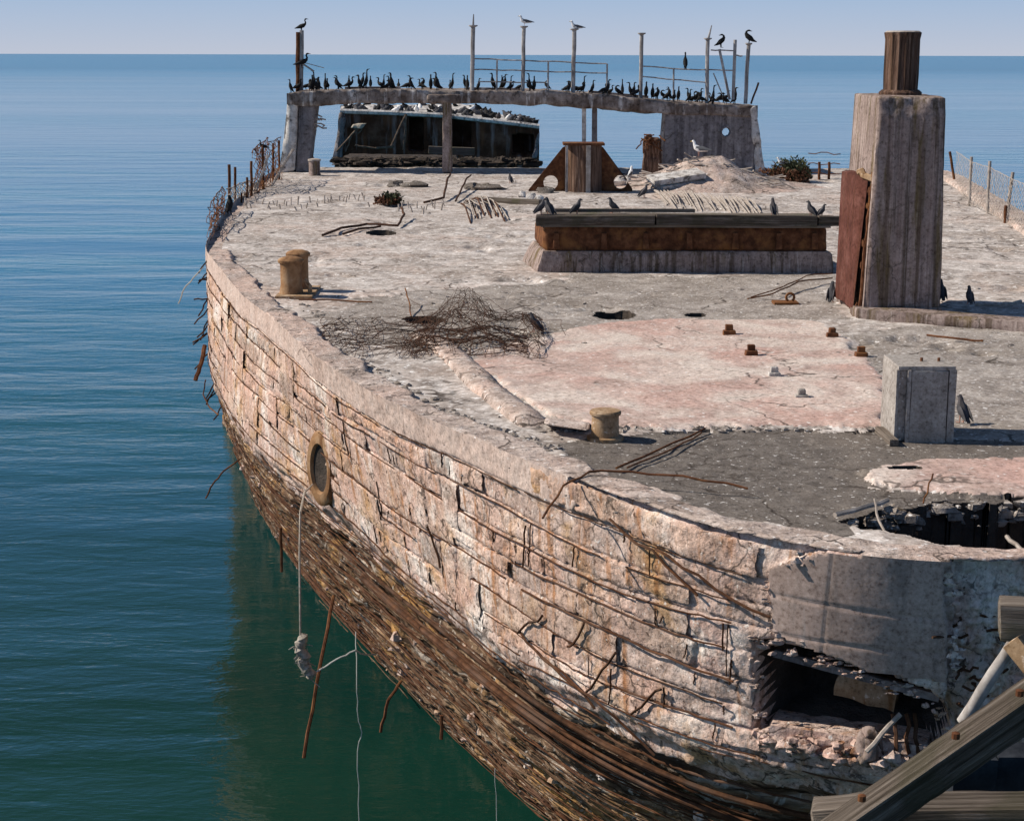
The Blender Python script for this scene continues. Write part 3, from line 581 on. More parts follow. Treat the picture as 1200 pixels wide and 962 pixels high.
# ------------------------------------------------------------------ spalled concrete blocks between the bars of the wall
blk_n = 0
def hull_xyz(t, v, off):
    return S0(t, v) + SN(t, v) * NS * np.asarray(off)[..., None]
S_END = None
cand = []
for ci in range(len(VC) - 1):
    s = .3 + rng.uniform(0, .4)
    while s < ARC * (.93 if ci else TCOP - .01):
        t = s / ARC; yd = float(cur(K0, np.array([t]))[0][1])
        L = rng.choice((.28, .5, .8, 1.3, 1.7)) * rng.uniform(.75, 1.25) * (yd / 14) ** .5
        cand.append((ci, s, L, yd)); s += L + .004
cand = [c for c in cand if c[3] < 27.5 and rng.random() > .09]
cand.sort(key=lambda c: c[3]); cand = cand[:292]
for ci, s, L, yd in cand:
    t0, t1 = (s + .003) / ARC, (s + L - .003) / ARC; va, vb = VC[ci] + .003, VC[ci + 1] - .003
    if rng.random() < .25: vb -= rng.uniform(.01, .035)
    if rng.random() < .25: va += rng.uniform(.01, .03)
    tall = ci < len(VC) - 2 and rng.random() < .27
    if tall: vb = VC[ci + 2] - .003 - rng.choice((0, .03, .05))
    nx = max(10, int(L / .02)); nz = 20 if tall else 11
    tg, vg = np.meshgrid(np.linspace(t0, t1, nx), np.linspace(va, vb, nz), indexing='ij')
    vg = course_v(vg, tg); mid = S0(np.array([(t0 + t1) / 2]), np.array([(va + vb) / 2])); qx, qy = PXA(mid)
    if inpoly(qx, qy, open_px)[0] or inpoly(qx, qy, panel_px)[0] or inpoly(qx, qy, rough_px)[0]: continue
    c1, _ = PXA(S0(np.array([t0, t1]), np.array([vb, vb]))); 
    if min(c1) < 1120 and max(c1) > 890 and 640 < qy[0] < 900 and (inpoly(c1, np.repeat(qy, 2), panel_px).any() or inpoly(c1, np.repeat(qy, 2), open_px).any()): continue
    P = S0(tg, vg); sd_ = rng.randrange(999)
    # ragged outline
    eu = np.minimum(np.arange(nx), nx - 1 - np.arange(nx))[:, None] * np.ones((1, nz)); ev = np.minimum(np.arange(nz), nz - 1 - np.arange(nz))[None, :] * np.ones((nx, 1))
    edge = (np.minimum(eu, ev) == 0)
    off = rng.choice((-.004, -.002, 0, .002, -.016)) + .008 * fbm(P, 6, 4, 7) + .018 * fbm(P, 17, 4, 12, .6) - .045 * np.clip(fbm(P, 3.1, 4, 21) - .22, 0, .35) + rng.uniform(-.004, .004) * (np.linspace(-1, 1, nx)[:, None])
    if tall: off = np.abs(off) * .5 + .006 + off * .5
    off = np.where(ev == 0, off - .010, np.where(eu == 0, off - rng.choice((.002, .003, .004, .018)), off)); jit = 0.012 * fbm(P, 11, 3, sd_ + 2)
    tg = tg + np.where(eu <= 1, jit / ARC * 3.0, 0); vg = vg + np.where(ev <= 1, jit * .5, 0)
    V = hull_xyz(tg, vg, off); q = gridq(nx, nz)
    npmesh('concrete_block', V.reshape(-1, 3), q if NS > 0 else q[:, ::-1], 'block', ship, True); blk_n += 1

# ------------------------------------------------------------------ reinforcing bars
def hull_line(tv, r, off=.012, n=None, amp=.006, seed=0):
    tv = np.array(tv, float); n = n or max(6, int(np.abs(np.diff(tv[:, 0])).sum() * ARC / .12))
    k = np.linspace(0, len(tv) - 1, n); t = np.interp(k, range(len(tv)), tv[:, 0]); v = np.interp(k, range(len(tv)), tv[:, 1])
    rg = np.random.RandomState(seed); P = hull_xyz(t, course_v(v, t), off + rg.uniform(-amp, amp, n)); P[:, 2] += rg.uniform(-amp, amp, n); return [tuple(p) for p in P]
nb = 0
def rebar(tv, r, off=.012, amp=.006, parent=ship, n=None):
    global nb
    nb += 1; MB().tube(hull_line(tv, r, off, n, amp, nb), r, 5).build('rebar', 'rebar', parent)
def clear_of(t, v):
    qx, qy = PXA(S0(np.array([t]), np.array([v]))); return not (inpoly(qx, qy, open_px)[0] or inpoly(qx, qy, panel_px)[0] or qx[0] > 1118)
def tpx(x0, v):
    """hull parameter whose picture column is x0 (only to find a place on the hull)"""
    tt = np.linspace(0.02, .8, 800); qx, _ = PXA(S0(tt, np.full(800, v))); return float(tt[np.argmin(np.abs(qx - x0))])
for c in VC[1:]:                                                   # bars lying in the joints, broken here and there
    s = tpx(890 if c > .4 else 905, c) * ARC + rng.uniform(0, .3)
    while s < ARC * .85:
        L = rng.uniform(.9, 3.4); t0, t1 = s / ARC, min(.87, (s + L) / ARC)
        if rng.random() > .10: rebar([(t0, c), ((t0 * 2 + t1) / 3, c + rng.uniform(-.008, .008)), (t1, c + rng.uniform(-.01, .01))], rng.uniform(.0045, .0085), rng.uniform(-.006, .012))
        s += L + rng.choice((.02, .1, .3))
for k in range(50):                                            # upright stubs
    x0 = rng.uniform(262, 880); c = rng.choice(VC[1:-1]) + rng.uniform(0, .05); t = tpx(x0, c); L = rng.choice((.05, .08, .12, .2)) * rng.uniform(.8, 1.2)
    if clear_of(t, c): rebar([(t, c), (t + rng.uniform(-.0008, .0008), min(1.0, c + L))], rng.uniform(.004, .008), rng.uniform(-.004, .012), .006, ship, 7)
for x0, v0, x1, v1 in ((612, .86, 700, 1.02), (690, .66, 668, .80), (724, .72, 690, .98), (640, .70, 612, .86), (640, .93, 770, 1.06), (778, .80, 742, .97), (505, .62, 520, .80), (820, .30, 720, .10), (905, .33, 770, .17)):
    rebar([(tpx(x0, v0), v0), (tpx(x1, v1), v1)], .010, .03, .012)
# bars of the underside: long rusty lines, sagging, and two thick ribs
for k in range(15):
    v = 1.03 + k * .05 + rng.uniform(-.01, .01); s = tpx(990, 1.05) * ARC - rng.uniform(.0, .6)
    while s < ARC * .80:
        L = rng.uniform(1.8, 5.0); t0, t1 = max(.003, s / ARC), min(.82, (s + L) / ARC)
        rebar([(t0, v + rng.uniform(-.012, .012)), (t0 * .6 + t1 * .4, v + rng.uniform(-.012, .012)), (t1, v + rng.uniform(-.02, .02))], rng.uniform(.005, .010), rng.choice((-.02, -.005, .01, .03)), .008)
        s += L + rng.uniform(.0, .5)
for v, r_ in ((1.105, .019), (1.175, .024), (1.15, .013), (1.19, .015)):
    tt = np.linspace(tpx(1010, v), tpx(430, v), 60); P = hull_xyz(tt, v + .012 * np.sin(tt * 20 + v), np.full(60, .075))
    MB().tube([tuple(p) for p in P], r_, 7).build('steel_rib', 'rebar', ship)
# matted wires and strands hanging over the lower part, too many to count
mb = MB()
for k in range(150):
    t = rng.uniform(.03, .62) ** 1.0; v = rng.uniform(1.16, 1.95); a = rng.choice((0, 0, 0, 0, 1, 2)); L = rng.uniform(.4, 2.4)
    dt = (L / ARC) * (1 if a == 0 else .45); dv = (rng.uniform(-.03, .03) if a == 0 else rng.choice((-1, 1)) * rng.uniform(.05, .16))
    mb.tube(hull_line([(t, v), (t + dt / 2, v + dv / 2 + rng.uniform(-.01, .01)), (min(.8, t + dt), min(1.98, v + dv))], 0, rng.choice((.005, .015, .03, .03, .09)), 10, .007, k), rng.uniform(.0025, .006), 4)
tag(mb.build('strand_mat', 'strand', ship), kind='stuff')
mb = MB()                                                      # fine bars following the curve of the hull
for k in range(70):
    v = rng.uniform(1.04, 1.97); t0 = rng.uniform(.01, .42); t1 = min(.80, t0 + rng.uniform(1.5, 7) / ARC)
    mb.tube(hull_line([(t0, v), ((t0 + t1) / 2, v + rng.uniform(-.012, .012)), (t1, v + rng.uniform(-.02, .02))], 0, rng.choice((.0, .015, .03, .05)), max(8, int((t1 - t0) * ARC / .25)), .007, k + 500), rng.uniform(.004, .008), 5)
tag(mb.build('fine_bars', 'rebar', ship), kind='stuff')
# broken lumps of concrete still held by the bars of the underside
mb = MB()
for k in range(70):
    t = rng.uniform(.02, .66); v = rng.uniform(1.08, 1.97); p = hull_xyz(np.array([t]), np.array([v]), np.array([rng.uniform(-.02, .03)]))[0]; q = rng.uniform(.012, .06)
    mb.blob(p, q * rng.uniform(.7, 1.9), q * rng.uniform(.7, 1.4), q * rng.uniform(.5, 1.1), k, 6, .35)
tag(mb.build('concrete_lump', 'hull', ship), kind='stuff')

# ------------------------------------------------------------------ hawse pipe: rusty oval ring on the wall
def hull_frame(px_, py_, D0):
    """nearest point of the hull surface to a picture position"""
    tt = np.linspace(.01, .85, 500); vv_ = np.linspace(.02, 1.3, 90); tg, vg = np.meshgrid(tt, vv_, indexing='ij'); qx, qy = PXA(S0(tg, vg))
    i = np.unravel_index(np.argmin((qx - px_) ** 2 + (qy - py_) ** 2), tg.shape); return tg[i], vg[i]
ht, hv = hull_frame(380, 548, 0)
c_ = Vector(hull_xyz(np.array([ht]), np.array([hv]), np.array([0.0]))[0]); n_ = Vector(SN(np.array([ht]), np.array([hv]))[0] * NS); n_.z = 0; n_.normalize(); n_ = (n_ * .72 + Vector((CAM.x - c_.x, CAM.y - c_.y, 0)).normalized() * .28).normalized()
up_ = Vector((0, 0, 1)); sd_ = up_.cross(n_).normalized()
def oval(a, b, d, n=28): return [c_ + sd_ * (a * math.cos(q * 2 * math.pi / n)) + up_ * (b * math.sin(q * 2 * math.pi / n)) + n_ * d for q in range(n)]
def loft(rings, cap=False):
    m = MB(); n = len(rings[0]); fs = []
    for i in range(len(rings) - 1):
        for k in range(n): fs.append((i * n + k, i * n + (k + 1) % n, (i + 1) * n + (k + 1) % n, (i + 1) * n + k))
    if cap: fs.append(tuple((len(rings) - 1) * n + k for k in range(n)))
    return m.add([p for r in rings for p in r], fs)
hp = loft([oval(.235, .40, -.12), oval(.235, .40, .045), oval(.21, .36, .07), oval(.155, .27, .07), oval(.14, .25, .045), oval(.138, .248, .03)]).build('hawse_pipe', 'rustring', ship)
loft([oval(.139, .249, .036), oval(.10, .18, .033), oval(.02, .04, .033)], True).build('hollow_shade_disc', 'dark', hp)  # thin dark disc painted as the shade inside the pipe

# ------------------------------------------------------------------ broken kerb, long low kerb, rebar stubs of the deck
k0, k1 = G(492, 392), G(650, 505)
seg = [(488, 390), (512, 402), (538, 425), (565, 452), (598, 478), (632, 503)]
kc = dense([G(x, y) for x, y in seg], 90, 9); kt_ = np.gradient(kc, axis=0); kt_ /= np.linalg.norm(kt_, axis=1, keepdims=True); kn_ = np.stack([-kt_[:, 1], kt_[:, 0], 0 * kt_[:, 0]], 1)
ks = np.array([kc + kn_ * w + np.array([0, 0, z]) for w, z in ((-.15, -.04), (-.14, .03), (-.12, .085), (-.06, .10), (0, .105), (.06, .10), (.12, .085), (.14, .03), (.15, -.04))]).transpose(1, 0, 2)
kf = np.clip(np.minimum(np.arange(90), 89 - np.arange(90)) / 5., 0, 1)[:, None]; ks[..., 2] = DECK - .04 + (ks[..., 2] - DECK + .04) * kf * .72; ks += kn_[:, None] * (.035 * fbm(ks, 3, 4, 51))[..., None]; ks[..., 2] += .02 * fbm(ks, 8, 4, 52) - .06 * np.clip(fbm(ks, 2.2, 3, 53) - .15, 0, 1)
npmesh('broken_kerb', ks.reshape(-1, 3), gridq(*ks.shape[:2]), 'ledge', ship)
a, b = G(1004, 374), G(1300, 398); d = Vector((0, .45, 0)); z = Vector((0, 0, .12)); lo = Vector((0, 0, -.03))
rough_hexa('low_kerb', [a + lo, b + lo, b + d + lo, a + d + lo], [a + z, b + z, b + d + z, a + d + z], 'tower', ship, .05, .012, 6, 3, .03)  # darker stained material stands in for the shadow on the kerb
def stub(p, h, dx=0, dy=0, r=.013): MB().tube([p - Vector((0, 0, .02)), p + Vector((dx * .5, dy * .5, h * .6)), p + Vector((dx, dy, h))], r, 5).build('rebar_stub', 'stick', ship)
for k in range(52):
    f = k / 51; x = 288 + 232 * f + rng.uniform(-3, 3); y = 238 + 10 * math.sin(f * 9) * .5 + rng.uniform(-4, 5) + 4 * f
    stub(G(x, y), rng.uniform(.06, .17), rng.uniform(-.05, .05), rng.uniform(-.03, .03), rng.uniform(.012, .02))
for k in range(12):                                            # bent ribs lifting out of the deck
    x = 540 + k * 3.2; y = 232 + abs(k - 6) * 1.1; p = G(x, y); q = G(x + 12 + k * .8, y + 22 + rng.uniform(-3, 3)); m = p.lerp(q, .5) + Vector((0, 0, rng.uniform(.08, .22)))
    MB().tube([p, p.lerp(m, .6) + Vector((0, 0, .03)), m, m.lerp(q, .5), q], .016, 5).build('bent_rod', 'stick' if k % 2 else 'rebar', ship)
for k in range(30):
    x = 762 + k * 4.0; y = 224 + k * .45 + rng.uniform(-2, 2); p = G(x, y); q = G(x + rng.uniform(10, 24), y + rng.uniform(12, 22))
    MB().tube([p + Vector((0, 0, .06)), p.lerp(q, .5) + Vector((0, 0, rng.uniform(.03, .09))), q], rng.uniform(.012, .024), 5).build('bent_rod', 'stick', ship)

# ================================================================== deckhouse across the far end
YD = 44.6
house = thing('deckhouse', 'long ruined concrete deckhouse frame spanning the far end of the deck', 'deckhouse', (2, YD, DECK))
topx = [(336, 110), (350, 107), (430, 105), (530, 106.5), (640, 107), (700, 110.5), (760, 117), (800, 121), (860, 123.5), (890, 125)]
botx = [(336, 121), (350, 121), (430, 121.5), (530, 121.5), (600, 122), (640, 123), (700, 127), (760, 132), (800, 135), (890, 138)]
nx = 220; xs = np.linspace(336, 888, nx); yt = np.interp(xs, *zip(*topx)); yb = np.interp(xs, *zip(*botx)); DEP = 2.3
secs = []
for x, a, b in zip(xs, yt, yb):
    t = AT(x, a, YD); o = AT(x, b, YD); col = [o + Vector((0, DEP, 0))]
    col += [o.lerp(o + Vector((0, DEP, 0)), f) for f in (.5, .0)] + [o.lerp(t, f) for f in (.25, .5, .75)] + [t] + [t + Vector((0, DEP * f, 0)) for f in (.08, .25, .5, .75, 1)]
    secs.append([tuple(p) for p in col])
secs = np.array(secs); nn = fbm(secs, 2.2, 4, 5); secs[..., 2] += .05 * nn; secs[..., 1] += .05 * fbm(secs, 4, 4, 9)
secs[:, :, 2] += -.07 * np.clip(fbm(secs, 1.1, 3, 15) * 2, 0, 1) * (np.arange(secs.shape[1]) < 3)
npmesh('roof_beam', secs.reshape(-1, 3), gridq(*secs.shape[:2])[:, ::-1], 'beam', house)
def quad_hexa(name, q, Yd, dep, mat, parent, **k):
    """picture quad BL, BR, TR, TL stood up at distance Yd with real thickness"""
    f = [AT(x, y, Yd) for x, y in q]; d = Vector((0, dep, 0))
    return rough_hexa(name, [f[0], f[1], f[1] + d, f[0] + d], [f[3], f[2], f[2] + d, f[3] + d], mat, parent, **k)
quad_hexa('sunlit_pillar_side', [(327, 203), (345, 203), (349, 119), (337, 111)], YD + .02, 1.1, 'white', house, step=.06, amp=.05, sc=3, chip=.12)  # white colour stands in for the pillar's sunlit left face
quad_hexa('inner_pillar', [(346, 203), (361, 203), (371, 119), (350, 119)], YD + .12, .9, 'house', house, step=.06, amp=.04, sc=3, chip=.1, seed=3)
quad_hexa('bracket', [(362, 128), (366, 124), (384, 119), (362, 119)], YD + .15, .7, 'house', house, step=.06, amp=.03, seed=4)
quad_hexa('post', [(518, 203), (530, 203), (529, 118), (519, 118)], YD - .25, .25, 'tower', house, step=.06, amp=.02, seed=5)
quad_hexa('post_head', [(500, 121), (540, 121), (540, 111), (500, 111)], YD - .3, .4, 'beam', house, step=.05, amp=.02, seed=6)
quad_hexa('post', [(682, 212), (687, 212), (687, 126), (682, 126)], YD + .2, .12, 'white', house, step=.06, amp=.012, seed=7)
quad_hexa('post', [(693, 212), (700, 212), (700, 127), (694, 127)], YD + .5, .15, 'house', house, step=.06, amp=.012, seed=8)
# wall with a porthole
nxw, nzw = 90, 70
f4 = [AT(774, 210, YD + .05), AT(893, 213, YD + .05), AT(881, 127, YD + .05), AT(778, 124, YD + .05)]
uu, ww = np.meshgrid(np.linspace(0, 1, nxw), np.linspace(0, 1, nzw), indexing='ij'); fa = [np.array(p) for p in f4]
WV = (fa[0] * (1 - uu[..., None]) + fa[1] * uu[..., None]) * (1 - ww[..., None]) + (fa[3] * (1 - uu[..., None]) + fa[2] * uu[..., None]) * ww[..., None]
WV = WV + np.array([0, 1.0, 0]) * (.02 * fbm(WV, 3, 4, 4) + .012 * np.sin(WV[..., 0] * 20))[..., None]
pc = AT(851, 155, YD + .05); hole_ = (np.hypot(WV[..., 0] - pc.x, WV[..., 2] - pc.z) < .125); q = gridq(nxw, nzw); keep = ~hole_.ravel()[q].all(1)
wall_o = npmesh('wall', np.concatenate([WV.reshape(-1, 3), WV.reshape(-1, 3) + np.array([0, .24, 0])]), np.concatenate([q[keep][:, ::-1], q[keep] + nxw * nzw]), 'house', house)
ring = lambda r, y: [Vector((pc.x + r * math.cos(k * math.pi / 12), pc.y + y, pc.z + r * math.sin(k * math.pi / 12))) for k in range(24)]
loft([ring(.16, .1), ring(.16, -.03), ring(.12, -.035), ring(.105, .0), ring(.105, .25), ring(.16, .26)]).build('porthole_rim', 'house', wall_o)
quad_hexa('broken_wall_end', [(886, 213), (899, 211), (886, 124), (879, 126)], YD - .05, .5, 'white', house, step=.05, amp=.09, sc=3.5, chip=.12)
quad_hexa('broken_edge', [(770, 212), (776, 212), (780, 131), (777, 131)], YD + .02, .3, 'beam', house, step=.05, amp=.04, sc=4, chip=.08, seed=11)

# iron rails and poles on the deckhouse roof
def rail_thing(label, poles, posts, rails, extra=()):
    o = thing('guard_railing', label, 'railing', AT(poles[0][0], poles[0][2], YD + .3), None)
    for x, y0, y1, r in poles:
        b, t = AT(x, y1, YD + .3), AT(x + 1.5, y0, YD + .3); MB().tube(wob(b - Vector((0, 0, .05)), t, 4, .008, int(x)), r, 8).build('pole', 'pole', o)
        MB().lathe(t, [(r * .9, -.03), (r * 2.1, 0), (r * 2.1, .025)], 10).build('pole_cap', 'pole', o)
    for x, y0, y1 in posts: MB().tube([AT(x, y1, YD + .3) - Vector((0, 0, .05)), AT(x + .5, y0, YD + .3)], .024, 7).build('post', 'pole', o)
    for (xa, ya), (xb, yb_) in rails: MB().tube(wob(AT(xa, ya, YD + .3), AT(xb, yb_, YD + .3), 5, .012, int(xa + ya)), .017, 6).build('rail', 'pole', o)
    return o
r1 = rail_thing('iron guard railing with three tall capped poles along the middle of the deckhouse roof', [(553, 31, 107, .055), (612.5, 32, 107, .05), (671.5, 35, 109, .055)], [(582, 71, 107), (642, 73, 108), (711, 75, 112)], [((553, 69), (612, 71)), ((612, 71), (711, 75)), ((553, 82), (612, 83)), ((612, 83), (711, 86)), ((560, 96), (640, 97))])
MB().tube([AT(554.5, 31, YD + .3), AT(555, 17, YD + .3)], [.03, .012], 6).build('spike', 'pole', r1)
r2 = rail_thing('iron railing with ladder frame at the right end of the deckhouse roof', [(750.5, 40, 118, .05), (828, 46, 123, .05)], [(789, 80, 121)], [((752, 78), (790, 81)), ((790, 81), (862, 83)), ((752, 90), (828, 97)), ((833, 59), (861, 60)), ((861, 65), (870, 66))])
MB().tube([AT(830, 46, YD + .3), AT(834, 30, YD + .3)], [.035, .012], 6).build('spike', 'pole', r2)
MB().tube([AT(859, 117, YD + .3), AT(861.5, 47, YD + .3)], .045, 7).build('pole', 'pole', r2)
MB().tube([AT(855, 117, YD + .3), AT(843, 58, YD + .3)], .035, 7).build('brace', 'pole', r2)
MB().tube([AT(846, 110, YD + .3), AT(836, 86, YD + .3)], .016, 6).build('brace', 'pole', r2)
o = thing('bent_pole', 'single rusty pole leaning right at the far right corner of the deckhouse roof', 'pole', AT(874, 120, YD + .3))
MB().tube(wob(AT(873.5, 122, YD + .3), AT(877.5, 52, YD + .3), 4, .01, 3), .05, 8).build('pole', 'pole', o); MB().lathe(AT(877.5, 52, YD + .3), [(.05, -.03), (.09, 0), (.09, .03)], 10).build('pole_cap', 'pole', o)
tag(MB().tube(wob(AT(880, 122, YD + .25), AT(889, 97, YD + .25), 3, .01, 4), .025, 6).build('bent_rod', 'rebar'), 'short thin rod sticking up askew beyond the leaning pole', 'rod')
o = thing('double_pole', 'pair of rusty poles standing at the left corner of the deckhouse roof', 'pole', AT(350, 107, YD + .4))
MB().tube(wob(AT(349, 109, YD + .4), AT(349.5, 38, YD + .4), 4, .01, 5), .06, 8).build('pole', 'rust', o); MB().tube(wob(AT(353, 109, YD + .4), AT(353.5, 36, YD + .4), 4, .01, 6), .055, 8).build('pole', 'pole', o)
MB().tube([AT(353, 74, YD + .4), AT(368, 84, YD + .4)], .025, 6).build('broken_arm', 'stick', o); MB().tube([AT(354, 73, YD + .4), AT(380, 80, YD + .4)], .01, 5).build('broken_arm', 'stick', o)

# rotten bulkhead stump beside the wall, nest of branches on the left pillar
o = thing('rusted_bulkhead', 'ragged rusty bulkhead remnant standing left of the grey deckhouse wall', 'bulkhead', AT(763, 206, 43.5))
quad_hexa('plate', [(752, 208), (775, 208), (776, 160), (754, 161)], 43.5, .25, 'vwood', o, step=.04, amp=.06, sc=5, chip=.1)
for k in range(16):
    x = rng.uniform(750, 776); y = rng.uniform(158, 166); MB().tube(wob(AT(x, y, 43.4), AT(x + rng.uniform(-14, 14), y + rng.uniform(-6, 22), 43.3), 4, .05, k), .018, 5).build('loose_strip', 'rust', o)
o = thing('branch_clump', 'clump of pale twisted rebar ends sprouting from the left deckhouse pillar', 'rebar', AT(362, 150, YD + .3))
for k in range(13):
    y = rng.uniform(130, 152); MB().tube(wob(AT(358, y, YD + .3), AT(rng.uniform(366, 383), y + rng.uniform(-5, 6), YD + .3), 5, .07, k + 40), .02, 5).build('bar_end', 'stick', o)

# ================================================================== the broken-off forward hull beyond
YW = 62
wr = thing('wrecked_hull_section', 'dark broken-off forward section of the ship lying beyond the deckhouse', 'wreck', (-1, YW, 0))
def strip(pts_a, pts_b, n=70, m=24):
    A = np.array([np.interp(np.linspace(0, 1, n), np.linspace(0, 1, len(pts_a)), [p[k] for p in pts_a]) for k in range(3)]).T
    B = np.array([np.interp(np.linspace(0, 1, n), np.linspace(0, 1, len(pts_b)), [p[k] for p in pts_b]) for k in range(3)]).T
    f = np.linspace(0, 1, m)[None, :, None]; return A[:, None] * (1 - f) + B[:, None] * f
def dn(p, z=-1.5): q = Vector(p); q.z = z; return q
ft = [AT(399, 131, YW), AT(460, 133, YW), AT(520, 136, YW), AT(600, 145, YW), AT(632, 149, YW)]
bt = [AT(399, 124, 76), AT(470, 123, 76), AT(555, 125, 76), AT(582, 133, 74), AT(632, 147, 66)]
fw = strip([dn(p) + (Vector((-.9, 0, 0)) if i == 0 else Vector((0, 0, 0))) for i, p in enumerate(ft)], ft, 120, 90)
X_, Z_ = fw[..., 0].copy(), fw[..., 2].copy(); rec = np.zeros_like(X_, bool)
for x0, y0, x1, y1 in ((478, 138, 495, 176), (529, 139, 552, 178), (600, 158, 626, 181)):
    a, b = AT(x0, y1, YW), AT(x1, y0, YW); rec |= (X_ > a.x) & (X_ < b.x) & (Z_ > a.z) & (Z_ < b.z)
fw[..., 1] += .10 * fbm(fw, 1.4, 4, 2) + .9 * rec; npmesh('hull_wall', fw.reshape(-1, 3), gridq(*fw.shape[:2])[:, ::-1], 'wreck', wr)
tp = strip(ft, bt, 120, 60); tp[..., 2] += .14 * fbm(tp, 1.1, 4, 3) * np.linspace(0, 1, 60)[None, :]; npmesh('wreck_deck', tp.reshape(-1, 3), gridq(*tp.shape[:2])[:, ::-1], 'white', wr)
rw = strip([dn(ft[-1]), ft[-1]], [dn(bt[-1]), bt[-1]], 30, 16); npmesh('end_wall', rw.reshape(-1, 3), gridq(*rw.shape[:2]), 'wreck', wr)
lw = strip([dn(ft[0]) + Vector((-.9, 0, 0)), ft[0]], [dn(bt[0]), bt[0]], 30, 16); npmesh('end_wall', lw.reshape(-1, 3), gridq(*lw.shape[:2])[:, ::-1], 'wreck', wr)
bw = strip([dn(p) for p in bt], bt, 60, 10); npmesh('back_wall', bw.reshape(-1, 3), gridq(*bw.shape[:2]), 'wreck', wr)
edge = [p + Vector((0, -.1, .02)) for p in ft]
MB().tube([edge[0].lerp(edge[1], .0), edge[1], edge[2], edge[3], edge[4]], .09, 6).build('gunwale', 'white', wr)
quad_hexa('torn_corner', [(388, 192), (400, 192), (406, 132), (397, 130)], YW - .3, .5, 'house', wr, step=.1, amp=.15, sc=2.5, chip=.2)
quad_hexa('torn_corner', [(622, 190), (631, 190), (633, 152), (628, 160)], YW - .3, .5, 'house', wr, step=.1, amp=.15, sc=2.5, chip=.2, seed=4)
quad_hexa('hanging_slab', [(408, 151), (424, 151), (429, 145), (411, 146)], YW - 1.0, .5, 'cream', wr, step=.08, amp=.1, sc=3, chip=.15, seed=5)
for (xa, ya), (xb, yb_), r_ in (((476, 134), (458, 172), .06), ((476, 134), (473, 176), .07), ((420, 150), (394, 178), .06), ((418, 158), (424, 152), .05), ((416, 170), (440, 174), .05), ((440, 174), (462, 172), .07), ((405, 178), (412, 160), .04)):
    MB().tube(wob(AT(xa, ya, YW - .8), AT(xb, yb_, YW - .8), 4, .025, int(xa + xb)), r_ * .6, 6).build('bent_beam', 'wood2', wr)
o = beam('loose_plank', AT(502, 176, 50), AT(556, 178, 50), .2, .22, 'wood', None, 0, 5); tag(o, 'loose horizontal plank in front of the broken hull, right of the brown post', 'plank')
mb = MB()
for k in range(520):
    p = AT(rng.uniform(392, 628), rng.uniform(186, 193), rng.uniform(46.8, 56)); mb.blob(p, rng.uniform(.04, .26), rng.uniform(.04, .16), rng.uniform(.02, .08), k, 6, .4)
tag(mb.build('rubble_bank', 'dark'), 'low bank of dark rubble between the deck and the broken hull', 'rubble', kind='stuff')
tag(rough_hexa('broken_slab', [G(380, 192) + Vector((0, 4, -.8)), G(530, 192) + Vector((0, 4, -.8)), G(530, 192) + Vector((0, 7, -.8)), G(380, 192) + Vector((0, 7, -.8))], [G(378, 192) + Vector((0, 4, -.12)), G(528, 192) + Vector((0, 4, -.2)), G(530, 192) + Vector((0, 7, -.15)), G(380, 192) + Vector((0, 7, -.1))], 'dark', None, .09, .12, 2, 5, .2), 'stained broken slab lying at the foot of the wrecked hull', 'slab')

# ================================================================== mast foundation
p0 = G(684, 226); ym = p0.y; k = mpp(math.hypot(ym, 3)) 
mf = thing('mast_foundation', 'rusty mast foundation with triangular gusset plates and a fluted timber core', 'foundation', (p0.x, ym + .4, DECK))
cx = p0.x; H = (226 - 171) * k; rb = 21.5 * k; yc = ym + rb
MB().lathe((cx, yc, DECK - .02), [(rb, 0), (rb, H * .5), (rb * .97, H)], 40, .035, 12).build('fluted_core', 'vwood', mf)
MB().box((cx, yc, DECK + H - .02), 48 * k, 40 * k, .05).build('cap_plate', 'rust', mf)
MB().box((cx - 20 * k, yc - rb - .01, DECK - .02), .05, .06, H).build('flange', 'pole', mf)
MB().box((cx + 5 * k, yc - rb - .015, DECK - .05), .10, .06, H + .03).build('flange', 'stick', mf)
def gusset(px_, hole, r, name='gusset'):
    bm = bmesh.new(); vs = [bm.verts.new((x, 0, z)) for x, z in px_]; ed = [bm.edges.new((vs[i], vs[(i + 1) % len(vs)])) for i in range(len(vs))]
    hv_ = [bm.verts.new((hole[0] + r * math.cos(q * math.pi / 9), 0, hole[1] + r * math.sin(q * math.pi / 9))) for q in range(18)]; ed += [bm.edges.new((hv_[i], hv_[(i + 1) % 18])) for i in range(18)]
    bmesh.ops.triangle_fill(bm, use_beauty=True, edges=ed); me = bpy.data.meshes.new(name); bm.to_mesh(me); bm.free(); me.materials.append(M['rust'])
    o = bpy.data.objects.new(name, me); link(o, mf, WL[mf.name]); o.location = Vector((cx, yc, DECK)) - WL[mf.name]; sm = o.modifiers.new('thickness', 'SOLIDIFY'); sm.thickness = .05; sm.offset = 0; return o
gusset([(-rb * .8, 0), (-rb * .8, H * .97), (-24 * k, H * .93), (-64 * k, .03), (-64 * k, 0)], (-38 * k, 10 * k), 8.5 * k)
gusset([(rb * .8, 0), (rb * .8, H * .97), (23 * k, H * .93), (58 * k, .06), (58 * k, 0)], (44 * k, 11 * k), 8 * k)
